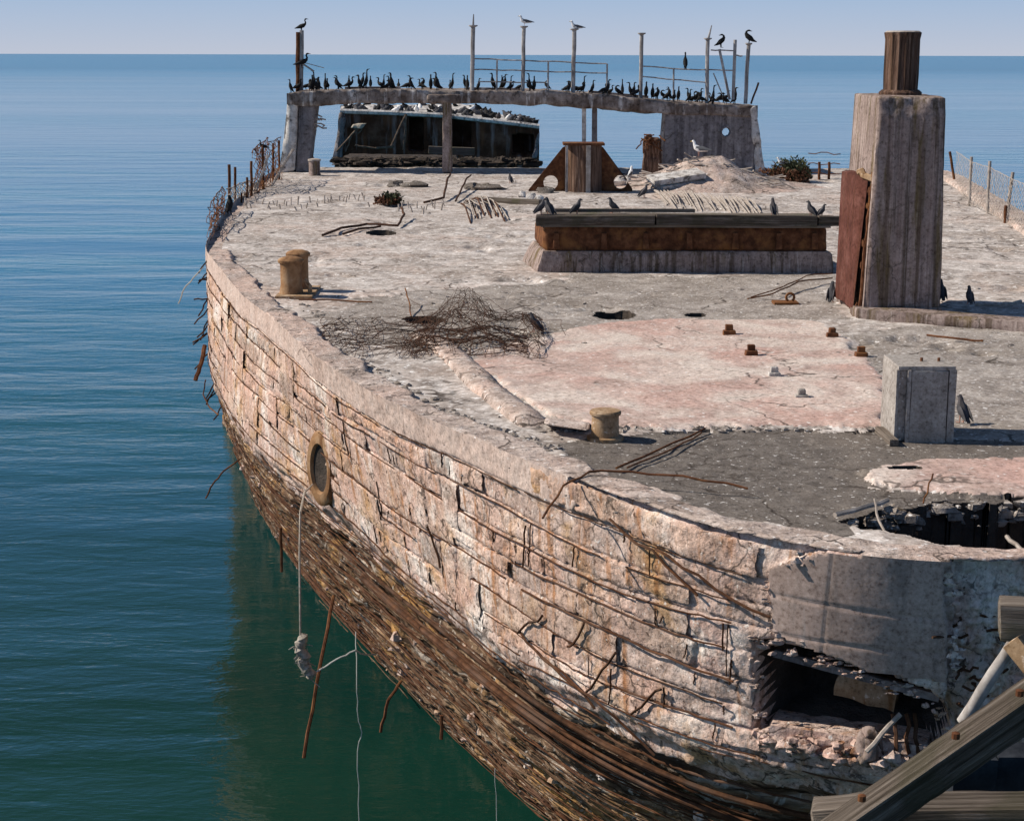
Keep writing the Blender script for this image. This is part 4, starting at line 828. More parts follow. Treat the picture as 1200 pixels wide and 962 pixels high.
for i, (x, y, r_) in enumerate(((622, 236, 7), (612, 231, 5), (633, 238, 6), (726, 218, 8), (735, 215, 6), (718, 222, 4))):
    p = G(x, y); tag(MB().blob(p + Vector((0, 0, r_ * k * .5)), r_ * k, r_ * k, r_ * k * .8, i, 10, .25).build('concrete_rubble', 'white'), None)
    o = bpy.data.objects[[n for n in bpy.data.objects.keys() if n.startswith('concrete_rubble')][-1]]
    tag(o, 'lump of white-stained rubble lying at the %s foot of the mast foundation' % ('left' if i < 3 else 'right'), 'rubble', 'rubble lumps %s of the mast foundation' % ('left' if i < 3 else 'right'))
tag(beam('driftwood_plank', G(572, 237) + Vector((0, 0, .05)), G(634, 240) + Vector((0, 0, .05)), .16, .10, 'wood', None, 0, 8), 'dark plank lying on the deck left of the mast foundation', 'plank')

# ================================================================== hatch coaming
YH = G(800, 320).y
hc_ = thing('hatch_coaming', 'low hatch coaming with timber cover, rusty steel band and concrete base', 'hatch', (G(800, 320).x, YH, DECK))
def hp_(x, z, y=0): return Vector((AT(x, 300, YH).x, YH + y, DECK + z))
bl, br = 627, 979
rough_hexa('concrete_base', [hp_(bl, -.03), hp_(br, -.03), hp_(br - 6, -.03, 1.5), hp_(bl - 16, -.03, 1.5)], [hp_(bl + 8, .30, .03), hp_(br - 2, .30, .03), hp_(br - 8, .30, 1.45), hp_(bl - 4, .30, 1.45)], 'tower', hc_, .045, .02, 5, 1, .05)
rough_hexa('steel_band', [hp_(bl + 10, .29, .09), hp_(br - 8, .29, .09), hp_(br - 12, .29, 1.35), hp_(bl, .29, 1.35)], [hp_(bl + 10, .64, .11), hp_(br - 8, .64, .11), hp_(br - 12, .64, 1.3), hp_(bl + 2, .64, 1.3)], 'rust', hc_, .04, .03, 4, 2, .05)
for x in (652, 708, 757, 808, 862, 913, 955):
    rough_hexa('bracket', [hp_(x - 4, .33, .02), hp_(x + 4, .33, .02), hp_(x + 4, .33, .10), hp_(x - 4, .33, .10)], [hp_(x - 3, .56, .05), hp_(x + 3, .56, .05), hp_(x + 3, .56, .10), hp_(x - 3, .56, .10)], 'rust', hc_, .03, .006, 9, int(x), .01)
beam('cover_timber', hp_(bl + 1, .725, .11), hp_(bl + 140, .735, .10), .20, .14, 'greenwood', hc_, .05, 3, .02, .04)
beam('cover_timber', hp_(bl + 141, .742, .09), hp_(br - 22, .722, .11), .20, .15, 'greenwood', hc_, -.03, 33, .02, .04)
beam('cover_timber', hp_(br - 21, .73, .12), hp_(br + 8, .72, .12), .16, .14, 'greenwood', hc_, 0, 4, .012, .05)
for j in range(5): beam('cover_plank', hp_(bl + 2 + 2 * j, .70 + .01 * (j % 2), .32 + j * .215), hp_(br - 8 + 3 * (j % 3), .69, .32 + j * .215), .2, .07, 'wood', hc_, 0, 5 + j, .01, .08)
beam('edge_strip', hp_(bl + 6, .655, .05), hp_(br - 6, .65, .05), .05, .035, 'wood', hc_, 0, 15, .006, .05)
beam('loose_batten', hp_(640, .80, .85), hp_(822, .79, .95), .07, .05, 'wood', hc_, 0, 19, .006, .05)

# ================================================================== tower
tb = G(1011, 372); YT = tb.y; kt = mpp(math.hypot(YT, 2) * 1.0)
tw = thing('ventilator_tower', 'tall square stained concrete tower with fluted pipe stub on top', 'tower', (tb.x + .45, YT + .7, DECK))
zt = AT(1070, 113, YT).z; xl_, xr_ = tb.x, AT(1102, 368, YT).x; xlt, xrt = AT(1031, 113, YT + .02).x, AT(1110, 113, YT + .02).x; DT = 1.5
def trim(P, ax, side, c):
    # board ribs on the faces and the broken top front edge
    z = P[..., 2]
    if ax == 1 and side == 0: P = P + np.array([0, 1.0, 0]) * (.009 * np.clip(np.sin(P[..., 0] * 37 + .8 * np.sin(P[..., 0] * 17)) * 6, -1, 1) * (z < zt - .25) + .008 * fbm(P * np.array([14, 1, 1.5]), 1, 3, 44))[..., None]
    b_ = np.clip((z - (zt - .22)) / .2, 0, 1) * np.clip(1 - (P[..., 1] - YT) / .22, 0, 1); P = P + np.array([0, .10, -.03]) * (b_ * (.6 + .5 * fbm(P, 5, 3, 5)))[..., None]
    return P
rough_hexa('shaft', [Vector((xl_, YT, DECK + .1)), Vector((xr_, YT, DECK + .1)), Vector((xr_, YT + DT, DECK + .1)), Vector((xl_, YT + DT, DECK + .1))], [Vector((xlt, YT + .03, zt)), Vector((xrt, YT + .03, zt)), Vector((xrt, YT + DT, zt)), Vector((xlt, YT + DT, zt))], 'tower', tw, .03, .010, 5, 21, .03, trim)
rough_hexa('plinth', [Vector((xl_ - .03, YT - .03, DECK - .02)), Vector((xr_ + .03, YT - .03, DECK - .02)), Vector((xr_ + .03, YT + DT + .03, DECK - .02)), Vector((xl_ - .03, YT + DT + .03, DECK - .02))], [Vector((xl_ - .02, YT - .02, DECK + .12)), Vector((xr_ + .02, YT - .02, DECK + .12)), Vector((xr_ + .02, YT + DT + .02, DECK + .12)), Vector((xl_ - .02, YT + DT + .02, DECK + .12))], 'tower', tw, .03, .012, 6, 22, .03)
pc_ = AT(1055, 106, YT + .65); zp = zt - .02; kp = mpp(math.hypot(YT + .65, 0)) * 1.0
ph = 7.5 + (64.8 - 39) / F * (YT + .65) - zp
MB().lathe((pc_.x, YT + .65, zp), [(.245, 0), (.25, .05), (.215, .08)], 32).build('pipe_collar', 'vwood', tw)
MB().lathe((pc_.x, YT + .65, zp + .06), [(.195, 0), (.20, .2), (.197, ph - .14), (.205, ph - .1), (.212, ph - .06)], 48, .035, 16).build('pipe_stub', 'vwood', tw)
MB().lathe((pc_.x, YT + .65, zp + ph - .01), [(.20, 0), (.205, .015), (.18, .03)], 32, .03, 16).build('pipe_rim', 'stick', tw)
zb = DECK + .06; zd = AT(992, 205, YT + .35).z
xb0 = AT(978, 350, YT + 1.25).x; xt0 = AT(986, 205, YT + 1.25).x
door = rough_hexa('rusted_door_plate', [Vector((xb0, YT + .3, zb)), Vector((xl_ - .09, YT + .14, zb)), Vector((xl_ + .06, YT + 1.25, zb)), Vector((xb0, YT + 1.25, zb))], [Vector((xt0, YT + .3, zd)), Vector((xl_ + .02, YT + .14, zd - .04)), Vector((xl_ + .12, YT + 1.25, zd)), Vector((xt0, YT + 1.25, zd))], 'redrust', tw, .035, .010, 6, 23, .03)
for j in range(7):
    if j in (1, 4): continue
    z = zb + (zd - zb) * (j + rng.uniform(.1, .9)) / 7; MB().blob((xl_ - .05 + .1 * (j / 7), YT + .12, z), .018, .02, rng.uniform(.03, .08), j, 8, .5).build('hinge_lump', 'rust', tw)
MB().tube(wob((xl_ - .03, YT + .1, zb), (xl_ + .07, YT + .1, zd + .05), 12, .012, 9), .022, 6).build('door_jamb', 'rust', tw)
MB().tube(wob((xt0 + .02, YT + .3, zd + .03), (xl_ + .10, YT + .1, zd - .02), 6, .03, 19), .04, 6).build('torn_lip', 'ochre', tw)

# ================================================================== bollards, concrete box, cleats
bk = G(340, 348); 
bo = thing('double_bollard', 'ochre twin-post mooring bollard near the port deck edge', 'bollard', bk)
kb = mpp(math.hypot(bk.y, 3))
for (dx, dy, h, r) in ((0, .14, .44, 13.5), (3.2, .62, .47, 13)):
    c = Vector((bk.x + dx * kb, bk.y + dy, DECK - .02)); rr = r * kb
    b_ = MB().lathe(c, [(rr * 1.15, 0), (rr * 1.05, .05), (rr * .92, .16), (rr * .92, h - .05), (rr * .98, h)], 28).build('bollard_post', 'rustring', bo)
    MB().lathe(c + Vector((0, 0, h)), [(rr * 1.1, 0), (rr * 1.14, .03), (rr * .95, .055), (rr * .5, .075)], 28).build('cap', 'rustring', b_)
MB().box((bk.x + .06, bk.y + .36, DECK - .02), .46, 1.05, .05).build('base_plate', 'ochre', bo)
MB().tube([(bk.x + .17, bk.y + .12, DECK + .2), (bk.x + .24, bk.y + .1, DECK + .12), (bk.x + .24, bk.y + .1, DECK)], .03, 7).build('lug', 'ochre', bo)
b2 = G(710, 517); kb = mpp(math.hypot(b2.y, 3))
bo = thing('round_bollard', 'short round rusty bollard at the edge of the pinkish slab', 'bollard', b2); c = Vector((b2.x, b2.y + .12, DECK - .02)); rr = 16.5 * kb
MB().lathe(c, [(rr * 1.35, 0), (rr * 1.33, .035), (rr * 1.0, .04), (rr * .97, .18), (rr * .99, .215)], 30).build('bollard_post', 'ochre', bo)
MB().lathe(c + Vector((0, 0, .215)), [(rr * 1.12, 0), (rr * 1.14, .02), (rr * 1.05, .032), (rr * .4, .037)], 30).build('cap', 'ochre', bo)
b3 = G(368, 206); bo = thing('pale_bollard', 'pale stubby bollard beside the left deckhouse pillar', 'bollard', b3); kb = mpp(math.hypot(b3.y, 3))
MB().lathe((b3.x, b3.y + .15, DECK), [(7.5 * kb, 0), (6.6 * kb, .06), (6.6 * kb, .36)], 20).build('bollard_post', 'tower', bo)
MB().lathe((b3.x, b3.y + .15, DECK + .36), [(7.6 * kb, 0), (7.6 * kb, .04), (4 * kb, .06)], 20).build('cap', 'stick', bo)
mb = MB()
for q in range(26):
    p = G(rng.uniform(630, 692), rng.uniform(492, 510)); mb.blob(p, rng.uniform(.01, .045), rng.uniform(.01, .04), rng.uniform(.01, .03), q, 7, .4)
for q in range(26):
    p = G(rng.uniform(726, 752), rng.uniform(492, 507)); mb.blob(p, rng.uniform(.01, .045), rng.uniform(.01, .04), rng.uniform(.01, .03), q, 7, .4)
tag(mb.build('crumbled_concrete', 'worn'), 'crumbled grey concrete bits around the short round bollard', 'rubble', kind='stuff')
rough = rough_hexa('kerb_stone', [G(637, 497), G(690, 505), G(692, 495), G(640, 489)], [G(637, 497, DECK + .1), G(690, 505, DECK + .1), G(692, 495, DECK + .1), G(640, 489, DECK + .1)], 'ledge', None, .02, .02, 8, 4, .04)
tag(rough, 'broken stone block lying left of the short round bollard', 'stone')

q1 = G(1048, 517); YB = q1.y; xr = AT(1117, 515, YB).x; zb = AT(1080, 430, YB).z
bx = thing('square_block', 'plain square pale concrete block standing on the worn deck at the right', 'concrete block', (q1.x + .25, YB + .3, DECK)); DB = .56
w_ = xr - q1.x; kx = w_ / 69
def bb(x0, x1, y0, y1, z0, z1, nm, mat, sd, chip=.012): return rough_hexa(nm, [Vector((x0, y0, z0)), Vector((x1, y0, z0)), Vector((x1, y1, z0)), Vector((x0, y1, z0))], [Vector((x0, y0, z1)), Vector((x1, y0, z1)), Vector((x1, y1, z1)), Vector((x0, y1, z1))], mat, bx, .022, .005, 8, sd, chip)
M['box'] = surf('box_concrete', [(.25, .225, .205), (.36, .33, .305), (.46, .43, .40)], 5, streak=[((.27, .24, .21), (18, 18, 1.5), .52, .68, .5)], specks=((.1, .08, .07), 12, .70, .74, .6), bump=.4, bdist=.01)
bb(q1.x, xr, YB + .035, YB + DB, DECK - .02, zb - .02, 'box_body', 'box', 1, .02)
bb(q1.x - .005, q1.x + 2.5 * kx, YB, YB + .05, DECK - .02, zb - .025, 'corner_strip', 'box', 2)
bb(q1.x + 12 * kx, q1.x + 16 * kx, YB - .012, YB + .05, DECK - .02, zb - .025, 'rib', 'box', 3, .006)
bb(q1.x + 16.4 * kx, q1.x + 60 * kx, YB - .002, YB + .05, DECK - .02, zb - .028, 'front_panel', 'box', 4)
bb(q1.x + 60.8 * kx, xr + .004, YB + .006, YB + .05, DECK - .02, zb - .025, 'corner_strip', 'box', 5)
bb(q1.x + .004, xr - .004, YB + .004, YB + DB - .004, zb - .03, zb + .002, 'lid', 'box', 6, .012)
bb(q1.x + 2.7 * kx, q1.x + 11.8 * kx, YB + .022, YB + .05, DECK, zb - .035, 'recess_strip', 'worn', 7, .004)  # darker material carries the shade of the deep recess
for x, y in ((1078, 421), (1098, 424)):
    p = AT(x, y + 4, YB + .3); MB().lathe((p.x, YB + .25, zb), [(.012, 0), (.012, .03)], 8).build('bolt', 'rust', bx)
for x, z in ((24, .40), (54, .42)): MB().lathe((q1.x + x * kx, YB + .012, DECK + z), [(.012, -.004), (.012, .012)], 8).build('bolt', 'rust', bx)
tag(beam('floor_timber', G(1030, 506) + Vector((0, 0, .02)), G(1048, 522) + Vector((0, 0, .02)), .07, .05, 'wood', None, 0, 3), 'short splintered timber at the left foot of the square concrete block', 'timber')

cl = []
for i, (x, y, sz, mt, lb) in enumerate(((855, 393, 11, 'rust', 'rusty square stub at the far edge of the pinkish slab'), (881, 417, 11, 'rust', 'dark rusty stub, second of the row crossing the pinkish slab'), (908, 443, 11, 'white', 'white-topped stub in the middle of the pinkish slab row'), (940, 470, 12, 'box', 'pale square stub nearest the camera on the pinkish slab'), (976, 396, 10, 'rust', 'rusty stub standing just right of the far slab corner'), (1010, 419, 11, 'rust', 'rusty stub on the worn deck beyond the square concrete block'))):
    p = G(x, y); kk = mpp(math.hypot(p.y, 3)); h = sz * kk * .8; o = thing('deck_stub', lb, 'deck stub', p, 'square stubs bolted to the deck')
    rough_hexa('foot', [p + Vector((a * sz * kk * .7, b * sz * kk * .9, -.01)) for a, b in ((-1, -.1), (1, -.1), (1, 1), (-1, 1))], [p + Vector((a * sz * kk * .65, b * sz * kk * .85, .05)) for a, b in ((-1, -.1), (1, -.1), (1, 1), (-1, 1))], mt, o, .012, .004, 20, i, .008)
    rough_hexa('stub_block', [p + Vector((a * sz * kk * .42, .02 + b * sz * kk * .7, .03)) for a, b in ((-1, 0), (1, 0), (1, 1), (-1, 1))], [p + Vector((a * sz * kk * .40, .02 + b * sz * kk * .7, .03 + h)) for a, b in ((-1, 0), (1, 0), (1, 1), (-1, 1))], mt, o, .012, .005, 20, i + 30, .01)

# ================================================================== fences and nets along the deck edges
def fpost(x, yb, yt, xt=None, r=.03, mat='rust', parent=None, z=DECK):
    b = G(x, yb, z); t = AT(xt or x, yt, b.y); return MB().tube(wob(b - Vector((0, 0, .05)), t, 4, .008, int(x)), r, 7).build('fence_post', mat, parent)
f1 = thing('edge_fence', 'row of rusty stanchions with torn netting along the far left deck edge', 'fence', G(275, 240))
for x, yb, yt, r in ((268.5, 238, 193, .032), (275.5, 236, 196, .028), (289.5, 231, 208, .026), (294.5, 229, 189, .03), (308, 222, 173, .03), (320, 214, 168, .028), (327, 211, 165, .028), (283, 236, 226, .02)): fpost(x, yb, yt, None, r, 'rust', f1)
MB().tube(wob(G(300, 226), AT(314, 182, G(300, 226).y), 4, .02, 2), .03, 6).build('stay', 'stick', f1)
MB().tube(wob(G(318, 218), AT(344, 175, G(318, 218).y), 4, .02, 3), .035, 6).build('stay', 'stick', f1)
def net(parent, A, B, h0, h1, nx, nz, r, mat, name='wire_net', seed=0, wav=.05, kind='stuff'):
    """mesh of wires between two ground points"""
    rg = random.Random(seed); m = MB(); gridp = {}
    for i in range(nx + 1):
        for j in range(nz + 1):
            f = i / nx; p = A.lerp(B, f) + Vector((0, 0, (h0 * (1 - f) + h1 * f) * j / nz)); gridp[i, j] = p + Vector((rg.uniform(-wav, wav), rg.uniform(-wav, wav), rg.uniform(-wav, wav) * .5))
    for i in range(nx):
        for j in range(nz):
            m.tube([gridp[i, j], gridp[i + 1, j + 1]], r, 3, False); m.tube([gridp[i + 1, j], gridp[i, j + 1]], r, 3, False)
    for j in (0, nz): m.tube([gridp[i, j] for i in range(nx + 1)], r * 1.6, 4, False)
    return tag(m.build(name, mat, parent), kind=kind)
net(f1, G(301, 226), G(330, 210), .95, 1.0, 13, 9, .007, 'rust', seed=1, wav=.05); net(f1, G(300, 227), G(312, 216), .9, 1.1, 7, 8, .007, 'rust', seed=7, wav=.08)
net(f1, G(245, 268, LEDGE), G(264, 243, LEDGE), .35, .42, 11, 4, .006, 'rust', seed=2, wav=.06); net(f1, G(268, 240), G(300, 226), .3, .35, 16, 5, .008, 'stick', seed=3, wav=.05)
net(f1, G(247, 282), G(262, 248), .22, .25, 10, 3, .006, 'rust', seed=12, wav=.07)
f2 = thing('chain_link_fence', 'sagging chain-link fence on leaning posts along the right deck edge', 'fence', G(1150, 240))
fp = [(1119, 214, 178, 1113, 'rust'), (1136, 240, 184, 1138.5, 'stick'), (1157.5, 250, 189, 1160, 'stick'), (1179, 262, 202, 1187, 'stick'), (1178, 262, 241, 1179, 'rust'), (1215, 280, 214, 1213, 'stick')]
for x, yb, yt, xt, mt in fp: fpost(x, yb, yt, xt, .032, mt, f2)
pts = [G(1119, 214), G(1136, 240), G(1157.5, 250), G(1179, 262), G(1215, 280), G(1275, 320)]
hs = [.72, .85, .86, .82, .78, .8]
for i in range(len(pts) - 1): net(f2, pts[i] + Vector((0, 0, .02)), pts[i + 1] + Vector((0, 0, .02)), hs[i], hs[i + 1], 9 + 4 * (i > 1), 9, .004, 'stick', seed=20 + i, wav=.012)
f3 = thing('far_stanchions', 'pair of small dark stanchions with wire right of the scrub bush', 'stanchion', G(965, 208))
for x in (960, 971.5): fpost(x, 210, 190, None, .035, 'rust', f3)
for z in (.1, .35, .6): MB().tube(wob(G(946, 208) + Vector((0, 0, z)), G(984, 209) + Vector((0, 0, z)), 5, .03, int(z * 50)), .012, 5).build('wire', 'rust', f3)

# tangled wire mesh in the middle of the deck
def wire_pile(name, label, cx_, cy_, wx, wd, h, n, seed, mat='rust', r=.004):
    rg = random.Random(seed); c = G(cx_, cy_); m = MB()
    def hh(a, b): return max(0, (1 - a * a) * (1 - b * b)) ** .8 * h * (.75 + .3 * math.sin(a * 5 + seed) + .25 * math.sin(b * 7 + a * 3))
    for k in range(n):
        ax = k % 2; f = rg.uniform(-1, 1); seg = []
        for i in range(15):
            s_ = -1 + 2 * i / 14; a, b = (s_, f + .12 * math.sin(s_ * 4 + k)) if ax == 0 else (f + .12 * math.sin(s_ * 4 + k), s_)
            seg.append(c + Vector((a * wx, b * wd, .015 + hh(a, max(-1, min(1, b))) * rg.uniform(.55, 1.0) + rg.uniform(0, .02))))
        m.tube(seg, r * rg.uniform(.7, 1.3), 3, False)
    for k in range(n // 2):
        a0 = rg.uniform(0, 6.28); rr = rg.uniform(.1, .9); p = c + Vector((math.cos(a0) * rr * wx, math.sin(a0) * rr * wd, hh(math.cos(a0) * rr, math.sin(a0) * rr) * rg.random())); seg = [p]
        d = Vector((rg.uniform(-1, 1), rg.uniform(-1, 1), rg.uniform(-.3, .8))).normalized()
        for i in range(7): d = (d + Vector((rg.uniform(-.6, .6), rg.uniform(-.6, .6), rg.uniform(-.6, .4)))).normalized(); q = seg[-1] + d * wx * .16; q.z = max(DECK + .01, min(DECK + h * 1.1, q.z)); seg.append(q)
        m.tube(seg, r * 1.1, 3, False)
    return tag(m.build(name, mat), label, 'wire netting')
wire_pile('wire_netting', 'heaped tangle of rusty wire mesh in the middle of the deck', 558, 396, .74, 1.35, .44, 64, 3, 'net', .0026)
wire_pile('wire_netting', 'thick rusty wire strands matted at the foot of the mesh heap', 552, 402, .60, .8, .15, 30, 6, 'net', .005)
wire_pile('wire_netting', 'flattened grey wire mesh lying along the port deck edge', 440, 396, .66, 1.3, .07, 50, 5, 'net', .0026)
mb = MB()
for k in range(150):
    f = rng.random(); x = np.interp(f, [0, .35, .6, 1], [345, 425, 500, 640]); y = np.interp(f, [0, .35, .6, 1], [350, 428, 478, 528]); p = G(x + rng.gauss(6, 7), y + rng.gauss(0, 2)); q = rng.uniform(.008, .035)
    mb.blob(p, q * 1.3, q, q * .7, k, 6, .4)
for k in range(230):
    p = G(rng.uniform(330, 1190), rng.uniform(215, 620)); q = rng.uniform(.006, .022) * (p.y / 17); xx, yy = p.x, p.y
    if -4.4 * min(1, (yy - 8) / 18) + .6 < xx: mb.blob(p, q * 1.4, q, q * .6, k + 400, 6, .4)
tag(mb.build('deck_debris', 'worn'), 'loose crumbs of concrete scattered over the deck', 'debris', kind='stuff')
# loose bars, cables and sticks on the deck: each one its own
def loose(name, label, pts, r, mat, cat, zs=None, seed=0):
    P = [G(x, y) + Vector((0, 0, (zs[i] if zs else .02) + r)) for i, (x, y) in enumerate(pts)]; Q = []
    for i in range(len(P) - 1): Q += wob(P[i], P[i + 1], 3, .012, seed + i)[:-1]
    return tag(MB().tube(Q + [P[-1]], r, 6).build(name, mat), label, cat)
loose('iron_bar', 'long thin bar lying on the ledge above the wall, bent end hanging over', [(636, 600), (660, 580), (690, 570), (740, 570), (800, 575), (876, 582)], .008, 'rust', 'bar', [-.05, .06, .1, .1, .1, .05])
loose('bent_cable', 'dark bent cable lying on the pale deck beyond the mooring bollard', [(378, 278), (400, 270), (430, 266), (466, 268), (474, 259), (470, 256)], .022, 'net', 'cable', [.01, .02, .03, .03, .10, .18])
loose('bent_cable', 'short dark cable beside the round hole in the pale deck', [(402, 277), (420, 271), (446, 268)], .02, 'net', 'cable')
loose('curved_bar', 'thick dark bar with upturned end on the far deck', [(497, 240), (520, 236), (524, 226), (528, 222)], .024, 'net', 'bar', [.02, .05, .25, .32])
loose('curved_bar', 'thin dark bar rising left of the row of bent ribs', [(534, 238), (540, 230), (546, 222), (552, 219)], .02, 'net', 'bar', [.02, .1, .2, .25])
loose('iron_rod', 'pair of thin rods crossing the dark asphalt beyond the ledge', [(722, 553), (770, 532), (826, 506)], .009, 'rust', 'rod')
loose('iron_rod', 'thin dark rod lying on asphalt beside a near-parallel one', [(735, 552), (790, 529), (822, 511)], .007, 'rust', 'rod')
loose('thin_bar', 'thin straight bar lying on the deck in front of the twin bollard', [(350, 354), (385, 354), (436, 357)], .011, 'rust', 'bar')
loose('wire_loop', 'curved wire lying on the deck left of the tower foot', [(876, 353), (905, 350), (935, 340), (975, 332)], .010, 'rust', 'wire', [.02, .05, .1, .06])
loose('wire_loop', 'second curved wire bowing over the deck left of the tower', [(880, 351), (915, 345), (945, 336), (975, 330)], .008, 'rust', 'wire', [.02, .08, .14, .1])
o = thing('eye_bolt', 'low rusty eye bolt on a plate left of the tower', 'eye bolt', G(920, 356)); p = G(920, 356); MB().box(p - Vector((0, 0, .02)), .3, .25, .05).build('plate', 'rust', o); MB().tube([p + Vector((.06 + .05 * math.cos(a), .0, .08 + .05 * math.sin(a))) for a in np.linspace(-1, 4.2, 12)], .016, 6).build('eye', 'rust', o)
loose('crack_bar', 'thin bar half buried in the worn deck behind the square concrete block', [(1086, 396), (1120, 400), (1152, 403)], .012, 'rust', 'bar')
loose('driftwood', 'pale stick lying on the deck right of the tower', [(1142, 361), (1170, 362), (1196, 357)], .022, 'stick', 'stick')
loose('driftwood', 'pale batten lying across the ledge by the dark deck hole', [(978, 610), (1008, 602), (1040, 592)], .018, 'stick', 'stick')
loose('driftwood', 'thin stick leaning out of the dark deck hole', [(1045, 628), (1030, 612), (1024, 603)], .009, 'stick', 'stick', [-.1, .0, .1])
loose('upright_twig', 'thin twig sticking up beside the dark deck hole', [(1082, 591), (1087, 585), (1092, 582)], .006, 'rust', 'twig', [0, .08, .16])
loose('driftwood', 'pale stick lying across the mouth of the dark deck hole at the right edge', [(1180, 622), (1195, 630), (1215, 640)], .014, 'stick', 'stick', [-.05, -.08, -.1])
loose('bent_wire', 'upright bent wire left of the wire mesh heap', [(482, 372), (479, 362), (475, 356)], .009, 'rust', 'wire', [0, .1, .18])

# ================================================================== rubble mound, scrub
mbase = G(830, 206); 
def mound():
    nx, ny = 90, 60; m = []
    c0, c1 = G(745, 222), G(935, 214); cxm = (c0.x + c1.x) / 2
    for j in range(ny):
        row = []
        for i in range(nx):
            a, b = -1 + 2 * i / (nx - 1), -1 + 2 * j / (ny - 1); row.append((cxm + a * 2.6, 40.6 + b * 2.6, 0))
        m.append(row)
    P = np.array(m); a = (P[..., 0] - cxm) / 2.6; b = (P[..., 1] - 40.6) / 2.6
    h = .50 * np.exp(-((a + .12) / .42) ** 2) * np.clip(1 - b * b, 0, 1) + .14 * np.clip(1 - (a * a + b * b), 0, 1); h *= 1 + .35 * fbm(P, 1.6, 4, 5); h += .05 * fbm(P, 5, 4, 8) * np.clip(h * 6, 0, 1)
    P[..., 2] = DECK - .03 + h; return P
mp_ = mound(); mo = npmesh('rubble_mound', mp_.reshape(-1, 3), gridq(*mp_.shape[:2])[:, ::1], 'ledge'); tag(mo, 'low guano-covered mound of rubble in front of the grey deckhouse wall', 'mound')
mb = MB()
for k in range(60):
    j, i = rng.randrange(8, 52), rng.randrange(12, 72); p = Vector(mp_[j, i]) + Vector((0, 0, .03)); d = Vector((rng.uniform(.3, 1), rng.uniform(-.5, .3), rng.uniform(-.3, .2))).normalized() * rng.uniform(.2, .8)
    mb.tube(wob(p - d / 2, p + d / 2, 3, .03, k), rng.uniform(.012, .03), 5)
tag(mb.build('mound_sticks', 'stick', mo), kind='stuff')
for i, (x0, y0, x1, y1) in enumerate(((762, 212, 822, 203), (770, 219, 812, 212))):
    tag(beam('fallen_slab', Vector((AT(x0, y0, 38.6).x, 38.6, AT(x0, y0, 38.6).z)), AT(x1, y1, 39.0), .5, .12, 'white', None, .2, i, .03, .06), ('long white slab leaning on the rubble mound', 'shorter white slab at the foot of the rubble mound')[i], 'slab')
def scrub(name, label, c, rx, ry, rz, n, mats, seed, parts):
    rg = random.Random(seed); o = thing(name, label, 'bush', c)
    for mat, nm in zip(mats, parts):
        m = MB()
        for k in range(n):
            a = rg.uniform(0, 6.28); e = rg.uniform(0, 1) ** .7; u_ = rg.uniform(.0, 1); R_ = (rg.random() ** .4) * (1 + .2 * math.sin(a * 3 + seed))
            if nm == 'foliage': p = Vector((c.x + rx * .15 + rx * .85 * R_ * math.cos(a) * math.sqrt(1 - u_ * u_ * .8), c.y + ry * R_ * math.sin(a), c.z + rz * (.12 + .85 * u_) * (.6 + .4 * R_)))
            else: p = Vector((c.x - rx * .1 + rx * R_ * math.cos(a), c.y - ry * .2 + ry * R_ * math.sin(a), c.z + rz * .55 * u_))
            d1 = Vector((rg.uniform(-1, 1), rg.uniform(-1, 1), rg.uniform(-.3, 1))).normalized() * rg.uniform(.05, .11); d2 = d1.cross(Vector((rg.random(), rg.random(), rg.random()))).normalized() * rg.uniform(.015, .03)
            m.add([p, p + d1 * .5 + d2, p + d1, p + d1 * .5 - d2], [(0, 1, 2, 3)])
        tag(m.build(nm, mat, o, False), kind='stuff')
    for k in range(14):
        a = rg.uniform(0, 6.28); MB().tube(wob(c, c + Vector((rx * .8 * math.cos(a), ry * .8 * math.sin(a), rz * rg.uniform(.4, .95))), 4, .04, k), [.02, .016, .012, .009, .005], 5).build('stem', 'rust', o)
    return o
scrub('scrub_bush', 'low dark scrub bush with reddish dry base right of the deckhouse', G(925, 213), .58, .5, .55, 1500, ('leaf', 'leafr'), 5, ('foliage', 'dry_base'))
scrub('scrub_clump', 'low dark weed clump on the far deck by the row of stubs', G(456, 240), .26, .2, .24, 400, ('leafr', 'leaf'), 6, ('dry_base', 'foliage'))
for i, (x, y, w) in enumerate(((463, 218, .2), (485, 219, .25), (572, 222, .35), (556, 221, .2), (640, 226, .2))):
    p = G(x, y); tag(MB().blob(p + Vector((0, 0, .03)), w * 1.2, w, .09, i + 80, 10, .35).build('dark_clod', 'asphalt'), ('dark clod of dried weed, leftmost on the far pale deck', 'dark flat clod second from the left on the far deck', 'long dark clod by the far end of the bent ribs', 'small dark clod left of the long one by the bent ribs', 'small dark clod at the left foot of the mast foundation')[i], 'clod', 'dark clods on the far deck')

# ================================================================== things hanging from the hull, over the water
def hang(name, label, cat, pts, r, mat):
    P = [AT(x, y, d) for x, y, d in pts]; Q = []
    for i in range(len(P) - 1): Q += wob(P[i], P[i + 1], 4, .008, i)[:-1]
    return tag(MB().tube(Q + [P[-1]], r, 6).build(name, mat), label, cat)
o = thing('knotted_rope', 'rope hanging from the hull with a frayed pale knot at its end', 'rope', AT(352, 640, 17.5))
MB().tube([AT(366, 568, 16.3), AT(357, 577, 16.0), AT(352, 600, 15.5), AT(351, 650, 15.25), AT(352, 745, 15.2)], .011, 6).build('rope_line', 'rope', o)
kn = [AT(352 + 3 * math.sin(q * .9) + (q / 18) ** 2 * 12, 744 + q * 2.8, 15.2) for q in range(19)]
MB().tube(kn, [.03 + .028 * abs(math.sin(q * 1.25)) * (1 if q < 17 else .4) for q in range(19)], 9).build('rope_knot', 'rope', o)
